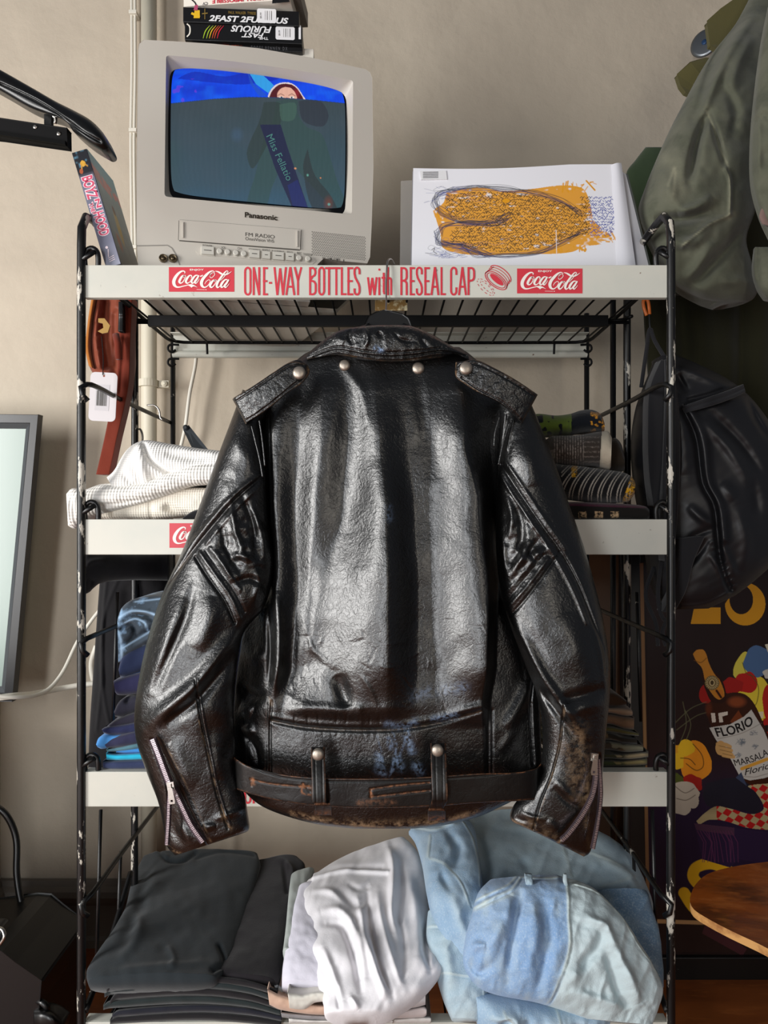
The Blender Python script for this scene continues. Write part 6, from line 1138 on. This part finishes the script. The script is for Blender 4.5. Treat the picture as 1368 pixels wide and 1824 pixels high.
m = MB(); c = P(1256, 78, 1.56); ax = Vector((-.62, -.78, 0)); m.lathe([(.0005, 0), (.028, 0), (.031, .002), (.030, .005), (.024, .006), (.0005, .0065)], c, ax, 40)
hk = thing('wall_hook', 'round grey metal wall hook plate with a blue screw behind the khaki flaps', 'hook', c)
m.build('plate', mat('zinc', '#6c7074', .35, .8), hk, smooth=True); m = MB(); m.lathe([(.006, 0), (.006, .002), (.003, .004)], c+ax*.0065, ax, 16); m.build('screw', mat('blue_screw', '#27446b', .4, .5), hk)
m = MB(); m.tube([c+Vector((0, .02, 0)), c], .006, 10); m.build('stem', MT['steel'], hk)
# ---- black backpack
nyl = mat('black_nylon', '#1b1b1e', .48, spec=.5, bumps=[('n', 16, .0005), ('n', 700, .0001)]); web = cloth('black_webbing', '#222225', sc=900)
bp_ = thing('backpack', 'black nylon drawstring backpack hanging outside the right post of the rack', 'backpack', P(1260, 1086, 1.2))
brow = [(1176,634,1200,630,1.2,.015),(1162,660,1258,655,1.2,.04),(1148,690,1310,684,1.21,.06),(1134,730,1352,725,1.215,.075),(1126,790,1392,790,1.22,.085),(1130,860,1410,860,1.22,.09),(1142,930,1412,930,1.22,.09),(1152,990,1395,985,1.22,.085),(1160,1035,1355,1025,1.21,.07),(1175,1068,1310,1060,1.2,.05),(1195,1086,1262,1084,1.2,.02)]
bst = [([(1222,722),(1260,712),(1322,690)], 3, .008), ([(1230,730),(1270,720),(1330,698)], 3, -.006), ([(1226,712),(1262,703),(1318,682)], 3, -.006), ([(1218,730),(1240,780),(1252,860),(1272,900),(1278,950),(1285,1010),(1302,1050)], 5, -.014), ([(1228,730),(1252,780),(1262,860),(1282,900),(1290,960)], 8, .012), ([(1200,700),(1215,770),(1220,850)], 16, .014, 1), ([(1240,740),(1300,800),(1340,870)], 10, .010, 1), ([(1260,730),(1320,790),(1360,850)], 8, -.010, 1), ([(1225,900),(1260,930),(1275,925)], 8, .008, 1), ([(1225,960),(1260,945),(1275,940)], 5, -.007, 1),
 ([(1200,1020),(1240,990),(1262,958)], 6, -.008, 1), ([(1262,985),(1280,1010),(1298,1040)], 6, .008, 1), ([(1280,960),(1300,1000),(1310,1030)], 7, .006, 1), ([(1215,1080),(1260,1075),(1300,1055)], 4, .006), ([(1330,700),(1345,740),(1368,780)], 6, -.010, 1), ([(1200,650),(1250,670),(1300,690)], 8, .007, 1), ([(1205,665),(1225,700)], 6, -.007, 1), ([(1310,900),(1330,960),(1320,1020)], 12, .008, 1), ([(1340,850),(1350,920)], 10, -.008, 1), ([(1285,860),(1310,890)], 10, .008, 1)]
for k in range(9): bst.append(([(1262+k*4.5, 968+k*10), (1276+k*4.5, 962+k*10)], 2, .003, 1))
bd_ = loft('body', brow, nyl, bp_, nu=160, nv=200, p=2.2, TB=.06, fold=lambda X, Y: strokes(X, Y, bst)+vnoise(X, Y, 34, 401)*.002+vnoise(X+Y, Y, 14, 402)*.0006)
loft('shoulder_strap', [(1178,640,1186,642,1.145,.003),(1158,690,1184,690,1.13,.004),(1154,760,1182,760,1.12,.005),(1156,840,1180,840,1.12,.005),(1164,900,1178,905,1.13,.004)], web, bp_, p=6, nu=20, nv=60)
loft('shoulder_strap', [(1184,640,1192,640,1.14,.003),(1186,700,1206,700,1.118,.004),(1182,800,1212,800,1.11,.004),(1180,900,1208,900,1.11,.004),(1184,1000,1200,1000,1.12,.003)], web, bp_, p=6, nu=20, nv=60)
loft('side_strap', [(1212,960,1256,955,1.105,.003),(1210,1000,1236,1000,1.105,.003),(1200,1050,1222,1052,1.12,.003),(1180,1090,1200,1092,1.14,.003)], web, bp_, p=6, nu=16, nv=40)
loft('zip_flap', [(1220,722,1226,734,1.13,.003),(1260,708,1264,724,1.122,.004),(1300,694,1304,710,1.122,.004),(1324,684,1328,698,1.13,.003)], web, bp_, p=4, nu=16, nv=60, fold=lambda X, Y: strokes(X, Y, [([(1222,728),(1262,716),(1302,702),(1326,691)], 2, -.003)]))
m = MB(); m.tube([P(1186, 640, 1.19), P(1165, 605, 1.2), P(1158, 585, 1.2), P(1152, 620, 1.21), P(1142, 690, 1.22)], .0035, 8, 30); m.build('hanging_loop', web, bp_, smooth=True)
m = MB(); m.tube([P(1158, 588, 1.2), P(1156, 560, 1.2)], .002, 8); m.build('cord', MT['plastic'], bp_)
for pts in ([(1178,1000,1.16),(1172,1060,1.15),(1180,1100,1.15),(1195,1110,1.15)], [(1165,1010,1.18),(1150,1060,1.18),(1168,1110,1.16),(1172,1150,1.16)], [(1195,1090,1.15),(1180,1125,1.15),(1186,1150,1.15)]):
    m = MB(); m.tube([P(*p) for p in pts], .0035, 8, 24); m.build('loose_strap', web, bp_, smooth=True)
m = MB(); ocs = mat('orange_clip', '#c2621c', .4); m.tube([P(1152, 562, 1.2), P(1147, 548, 1.2), P(1146, 536, 1.2), P(1151, 532, 1.2), P(1155, 540, 1.2), P(1157, 560, 1.2)], .003, 8, 30)
tag(m.build('carabiner', ocs, None, smooth=True), 'small orange clip holding the black backpack under the right end of the top sign', 'clip')
# ================================================================ framed poster
pp = Plane(P(1118, 1745, 1.50), yaw=0, pitch=-3)
po = thing('framed_poster', 'dark framed vintage drinks poster with a bottle, flowers and yellow letters, leaning on the wall', 'poster', pp.at(.25, 0, -.01))
po['label'] = 'dark framed vintage poster with a bottle and flowers standing at the right'
def pb(x0, y0, x1, y1, w0, w1, name, m_): 
    a, b = pp.uv(x0, y1), pp.uv(x1, y0); m = MB(); pp.box(m, a[0], b[0], a[1], b[1], w0, w1); return m.build(name, m_, po, bev=.002)
fk = mat('poster_frame', '#0b0a09', .35)
pb(1116, 985, 1136, 1745, -.01, .012, 'frame', fk); pb(1136, 1700, 1520, 1745, -.01, .012, 'frame', fk); pb(1500, 985, 1520, 1700, -.01, .012, 'frame', fk); pb(1136, 985, 1500, 1003, -.01, .012, 'frame', fk)
cp = Canvas(1136, 1003, 1400, 1702, 400, 1050, '#1e1311'); c = cp
c.mix(np.clip((c.Y-1330)/120, 0, 1), '#1b1328'); c.mix(np.clip((c.Y-1560)/60, 0, 1), '#1c1210'); c.mix(np.clip((1152-c.X)/8, 0, 1), '#1a0f0b')
rnd = random.Random(2)
c.line([(1142,1003),(1154,1640)], 7, '#8f6c48', .9, .8); c.line([(1154,1640),(1400,1648)], 7, '#8f6c48', .9, .8)
c.poly([(1236,1082),(1283,1082),(1283,1111),(1230,1111)], '#a87416'); c.ell(1327, 1076, 36, 38, '#a87416'); c.ell(1320, 1068, 21, 26, '#1e1311'); c.poly([(1288,1080),(1300,1062),(1312,1062),(1312,1040),(1284,1040)], '#1e1311')
def S(off=0): return [(1298,1552),(1288,1545),(1265,1538),(1240,1545),(1234,1560),(1245,1575),(1268,1585),(1285,1600),(1270,1625),(1240,1620),(1218,1590)]
c.line(S(), 20, '#b58918', 1, .8, sm=80); c.poly([(1210,1590),(1222,1583),(1240,1600),(1236,1612)], '#b58918')
def blob(cx, cy, rx, ry, col, n=11, j=.18, seed=0, a=1):
    r = random.Random(seed); pts = [(cx+rx*(1+r.uniform(-j, j))*math.cos(2*PI*k/n), cy+ry*(1+r.uniform(-j, j))*math.sin(2*PI*k/n)) for k in range(n)]; c.poly(pts, col, a, sm=90)
blob(1330, 1195, 22, 30, '#a89a3a', seed=1); blob(1345, 1238, 34, 36, '#b39c2c', seed=2); blob(1355, 1262, 18, 22, '#b39c2c', seed=3); blob(1352, 1178, 30, 26, '#3c5272', seed=4); c.poly([(1362,1148),(1400,1140),(1400,1170),(1370,1168)], '#a9a08c'); blob(1372, 1200, 14, 10, '#a09a90', seed=9)
blob(1328, 1215, 20, 18, '#8f1a14', seed=5); blob(1368, 1250, 10, 30, '#8f1a14', seed=6); blob(1302, 1222, 22, 14, '#7d1712', seed=7); blob(1260, 1235, 16, 20, '#7d1712', seed=8)
c.line([(1335,1200),(1350,1222),(1348,1250),(1340,1262)], 1.6, '#3c3a1a', .8, sm=20); c.line([(1322,1180),(1330,1200),(1345,1205)], 1.4, '#3c3a1a', .8, sm=20)
for i in range(7):
    for j in range(8):
        if (i+j) % 2 == 0: x, y = 1350+j*9, 1268+i*12; c.poly([(x, y), (x+9, y-1), (x+9, y+11), (x, y+12)], '#8f1a14' if i % 2 else '#b3a287', .9)
blob(1212, 1345, 20, 20, '#a8741c', seed=10); blob(1238, 1356, 30, 34, '#b06c18', seed=11, j=.12); blob(1222, 1332, 16, 14, '#b08a1c', seed=12); blob(1206, 1356, 12, 16, '#b08a1c', seed=13)
c.line([(1234,1325),(1250,1345),(1252,1365),(1240,1372),(1222,1360)], 1.6, '#3a2410', .9, sm=30); c.line([(1212,1350),(1228,1352),(1238,1362)], 1.6, '#3a2410', .9, sm=20)
blob(1232, 1396, 20, 16, '#7d1812', seed=14); blob(1206, 1392, 10, 14, '#3c4218', seed=15)
blob(1220, 1412, 28, 18, '#94897b', seed=16); blob(1212, 1436, 18, 16, '#94897b', seed=17); blob(1234, 1426, 12, 14, '#94897b', seed=18); c.line([(1202,1400),(1220,1412),(1236,1404)], 1.4, '#3a322a', .8, sm=16); c.line([(1205,1422),(1222,1425),(1238,1416)], 1.4, '#3a322a', .8, sm=16)
for q in ([(1222,1318),(1230,1290),(1220,1265)], [(1212,1320),(1222,1290),(1216,1250)], [(1200,1290),(1230,1262),(1258,1250)], [(1205,1300),(1240,1275),(1262,1268)]): c.line(q, 1.4, '#4c4a34', .8, sm=20)
# bottle, tilted
bt_ = [(1240,1240),(1253,1222),(1258,1210),(1266,1232),(1290,1232),(1322,1236),(1345,1262),(1372,1330),(1395,1400),(1336,1405),(1318,1385),(1262,1300),(1256,1262)]
c.poly([(1262,1252),(1272,1244),(1300,1234),(1325,1236),(1342,1252),(1360,1290),(1385,1350),(1410,1420),(1335,1402),(1318,1380),(1275,1310),(1258,1270)], '#2b140a', 1, sm=160)
c.poly([(1247,1200),(1278,1200),(1292,1230),(1290,1250),(1268,1250),(1256,1228)], '#24110a', 1, sm=60); c.ell(1312, 1250, 20, 12, '#6b3318', .9, .5); c.poly([(1300,1285),(1315,1265),(1325,1282),(1306,1290)], '#5c2a12', .9); c.ell(1262, 1262, 8, 16, '#4c2210', .8, .6)
c.poly([(1234,1165),(1240,1158),(1252,1157),(1258,1166),(1262,1180),(1272,1200),(1282,1212),(1290,1238),(1280,1246),(1268,1236),(1256,1214),(1250,1190),(1240,1178)], '#9a6420', 1, sm=100); c.line([(1236,1176),(1248,1180),(1258,1172)], 1.6, '#5a360e', .8, sm=12)
c.ell(1268, 1216, 13, 13, '#5a4a2c'); 
for k in range(20): t_ = k/20*2*PI; c.line([(1268+8*math.cos(t_), 1216+8*math.sin(t_)), (1268+11*math.cos(t_), 1216+11*math.sin(t_))], 1.2, '#a8946a', .9)
c.ell(1268, 1216, 5, 6, '#a8946a', .8); c.ell(1268, 1216, 3, 4, '#3a2c18')
c.poly([(1272,1230),(1286,1228),(1290,1240),(1280,1245)], '#9a5a1c'); c.line([(1276,1230),(1284,1242)], 4, '#2a1408')
c.poly([(1266,1270),(1273,1270),(1275,1286),(1268,1287)], '#a89c90'); c.poly([(1279,1270),(1296,1267),(1296,1273),(1286,1276),(1288,1286),(1281,1287)], '#a89c90')
LB = [(1263,1296),(1300,1290),(1325,1276),(1338,1264),(1360,1300),(1385,1360),(1392,1376),(1360,1386),(1335,1390),(1318,1384),(1300,1350),(1275,1318)]
c.poly(LB, '#98938c'); c.line([(1278,1316),(1320,1306),(1356,1288)], 1, '#5c5248', .8, sm=12)
for x, y, r in ((1342,1306,7), (1315,1345,6), (1345,1330,6), (1318,1322,9), (1322,1320,6)):
    for k in range(14): a1, a2 = rnd.uniform(0, 6.28), rnd.uniform(0, 6.28); c.line([(x+r*math.cos(a1), y+r*math.sin(a1)*.8), (x+r*.6*math.cos(a2), y+r*.6*math.sin(a2)*.8)], .8, '#4f555c', .7)
c.line([(1321,1369),(1345,1360),(1366,1352)], 6, '#a8782c', 1, .6)
c.line([(1322,1383),(1345,1384),(1380,1374)], 1, '#5c5248', .8)
for q in ([(1278,1325),(1292,1326),(1300,1330)], [(1278,1331),(1292,1334),(1302,1337)], [(1282,1338),(1295,1341),(1303,1344)], [(1288,1345),(1298,1347),(1306,1348)]): c.line(q, 6.5, '#9a7648', 1, .6, sm=10)
c.ell(1283, 1332, 9, 13, '#9a7648'); 
for q in ([(1280,1328),(1302,1333)], [(1282,1335),(1303,1340)], [(1287,1342),(1304,1346)]): c.line(q, .9, '#4c3418', .9)
# kneeling checked leg on a box
c.poly([(1258,1395),(1310,1385),(1340,1402),(1352,1420),(1350,1450),(1330,1445),(1300,1440),(1262,1436),(1252,1415)], '#15161f', 1, sm=90); c.poly([(1310,1385),(1320,1375),(1330,1400)], '#2b3346')
leg_ = c.inside(cat_rom([(1240,1462),(1255,1448),(1275,1436),(1300,1440),(1340,1450),(1360,1440),(1345,1410),(1332,1400),(1370,1395),(1420,1390),(1420,1480),(1370,1478),(1330,1474),(1290,1462),(1262,1460),(1245,1468)]+[(1240,1462)], 160)).astype(float)
c.mix(leg_, '#8c7c5a'); ck = (np.floor((c.X+c.Y*.8)/15)+np.floor((c.Y-c.X*.55)/13)) % 2; c.mix(leg_*(ck > .5)*(c.X > 1276), '#8f1616'); c.mix(leg_*(c.X < 1276)*np.clip((1452-c.Y)/12, 0, 1), '#5c5038', .5)
c.poly([(1236,1466),(1305,1474),(1400,1486),(1400,1545),(1315,1530),(1300,1545),(1250,1530)], '#20162e'); c.poly([(1236,1466),(1308,1474),(1308,1488),(1240,1478)], '#3a2434')
for k in range(13): x = 1242+k*5; c.line([(x, 1480), (x+rnd.uniform(4, 16), 1500), (x+6+rnd.uniform(0, 8), 1535)], 1.4, '#4c2440', .8)
c.poly([(1256,1646),(1262,1640),(1330,1690),(1322,1702),(1250,1662)], '#3a1c20', .7)
posm = mat('poster_print', '#888888', .22, paint=True, spec=.4)
cp.c *= 1.55
pr_o = cp.build('print', lambda x, y: pp.at(*pp.uv(x, y), .001), posm, po, smooth=False)
ink = mat('poster_ink', '#171210', .3)
def rot_text(s, x0, y0, x1, y1, h, m_, name='lettering', arc=0, **k):
    A_, B_ = Vector(pp.uv(x0, y0)), Vector(pp.uv(x1, y1)); L_ = B_-A_; nrm = Vector((-L_.y, L_.x)).normalized()*h*1.5/F
    text(s, name, m_, pr_o, lambda u, v: pp.at(*(A_+L_*u+nrm*(v+arc*4*(u-.5)**2-arc)), .0018), **k)
rot_text('FLORIO', 1277, 1312, 1342, 1289, 17, ink, bold=.02, arc=.35)
rot_text('MARSALA', 1309, 1364, 1368, 1344, 12, ink, arc=.3); rot_text('Florio', 1326, 1381, 1372, 1368, 11, ink, shear=.4)
# brown board behind the rack, left of the poster
m = MB(); q = [P(1015, 980, 1.555), P(1112, 980, 1.555), P(1112, 1500, 1.555)]; m.box((q[0].x, 1.55, .0), (q[1].x, 1.57, q[0].z))
tag(m.build('wood_board', mat('brown_board', '#3a2413', .45, var=[('#4a2f18', 4, .4, .7)]), None, bev=.002), 'plain dark brown board standing between the rack and the framed poster', 'board')
# ================================================================ wooden seat at the lower right
st_ = thing('wooden_stool', 'worn moulded plywood seat with a pale edge reaching in from the right', 'chair', (P(1440, 1640, 1.0).x, .98, 0))
SZ = .45
edge = [(1520,1525),(1440,1528),(1368,1535),(1310,1543),(1262,1556),(1240,1574),(1230,1595),(1229,1607),(1236,1620),(1262,1637),(1300,1657),(1368,1690),(1440,1735),(1520,1790)]
E_ = cat_rom(edge, 90); pts = [P(x, y, dz(y, SZ)) for x, y in E_]; pts = [Vector((p.x, p.y, SZ)) for p in pts]; cen = Vector((.86, .95, SZ)); n = len(pts); K = 10; V = []
for k in range(K+1):
    r = 1-k/K
    for p in pts: q = cen.lerp(p, r); V.append(q+Vector((0, 0, -.018*(1-r*r))))
for p in pts: V.append(p+Vector((0, 0, -.010)))
fs = [(k*n+i, k*n+i+1, (k+1)*n+i+1, (k+1)*n+i) for k in range(K) for i in range(n-1)]
wood = mat('seat_wood', '#984a14', .3, var=[('#5b2a0c', 9, .42, .66), ('#b0622a', 26, .5, .72)], bumps=[('n', 40, .0004)], coat=.25, sscale=(1, 3, 1)); ply = mat('ply_edge', '#b98a50', .5, var=[('#8a5a2c', 30, .45, .6)])
s_ = mesh('seat', V, fs, wood, st_); fixn(s_)
m = MB(); m.add([p+Vector((0, 0, 0)) for p in pts]+[p+Vector((0, 0, -.011)) for p in pts], [(i, i+1, n+i+1, n+i) for i in range(n-1)]); m.build('ply_edge', ply, st_, smooth=True)
m = MB(); m.add([p+Vector((0, 0, -.011)) for p in pts]+[cen+Vector((0, 0, -.03))], [(i, n, i+1) for i in range(n-1)]); m.build('underside', ply, st_)
for x, y, dx, dy in ((.66, .86, .02, -.03), (.68, 1.08, .02, .03), (.9, .86, .05, -.03), (.9, 1.08, .05, .03)):
    m = MB(); m.tube([(x, y, SZ-.022), (x+dx, y+dy, 0)], .008, 10); m.build('leg', MT['steel'], st_, smooth=True)
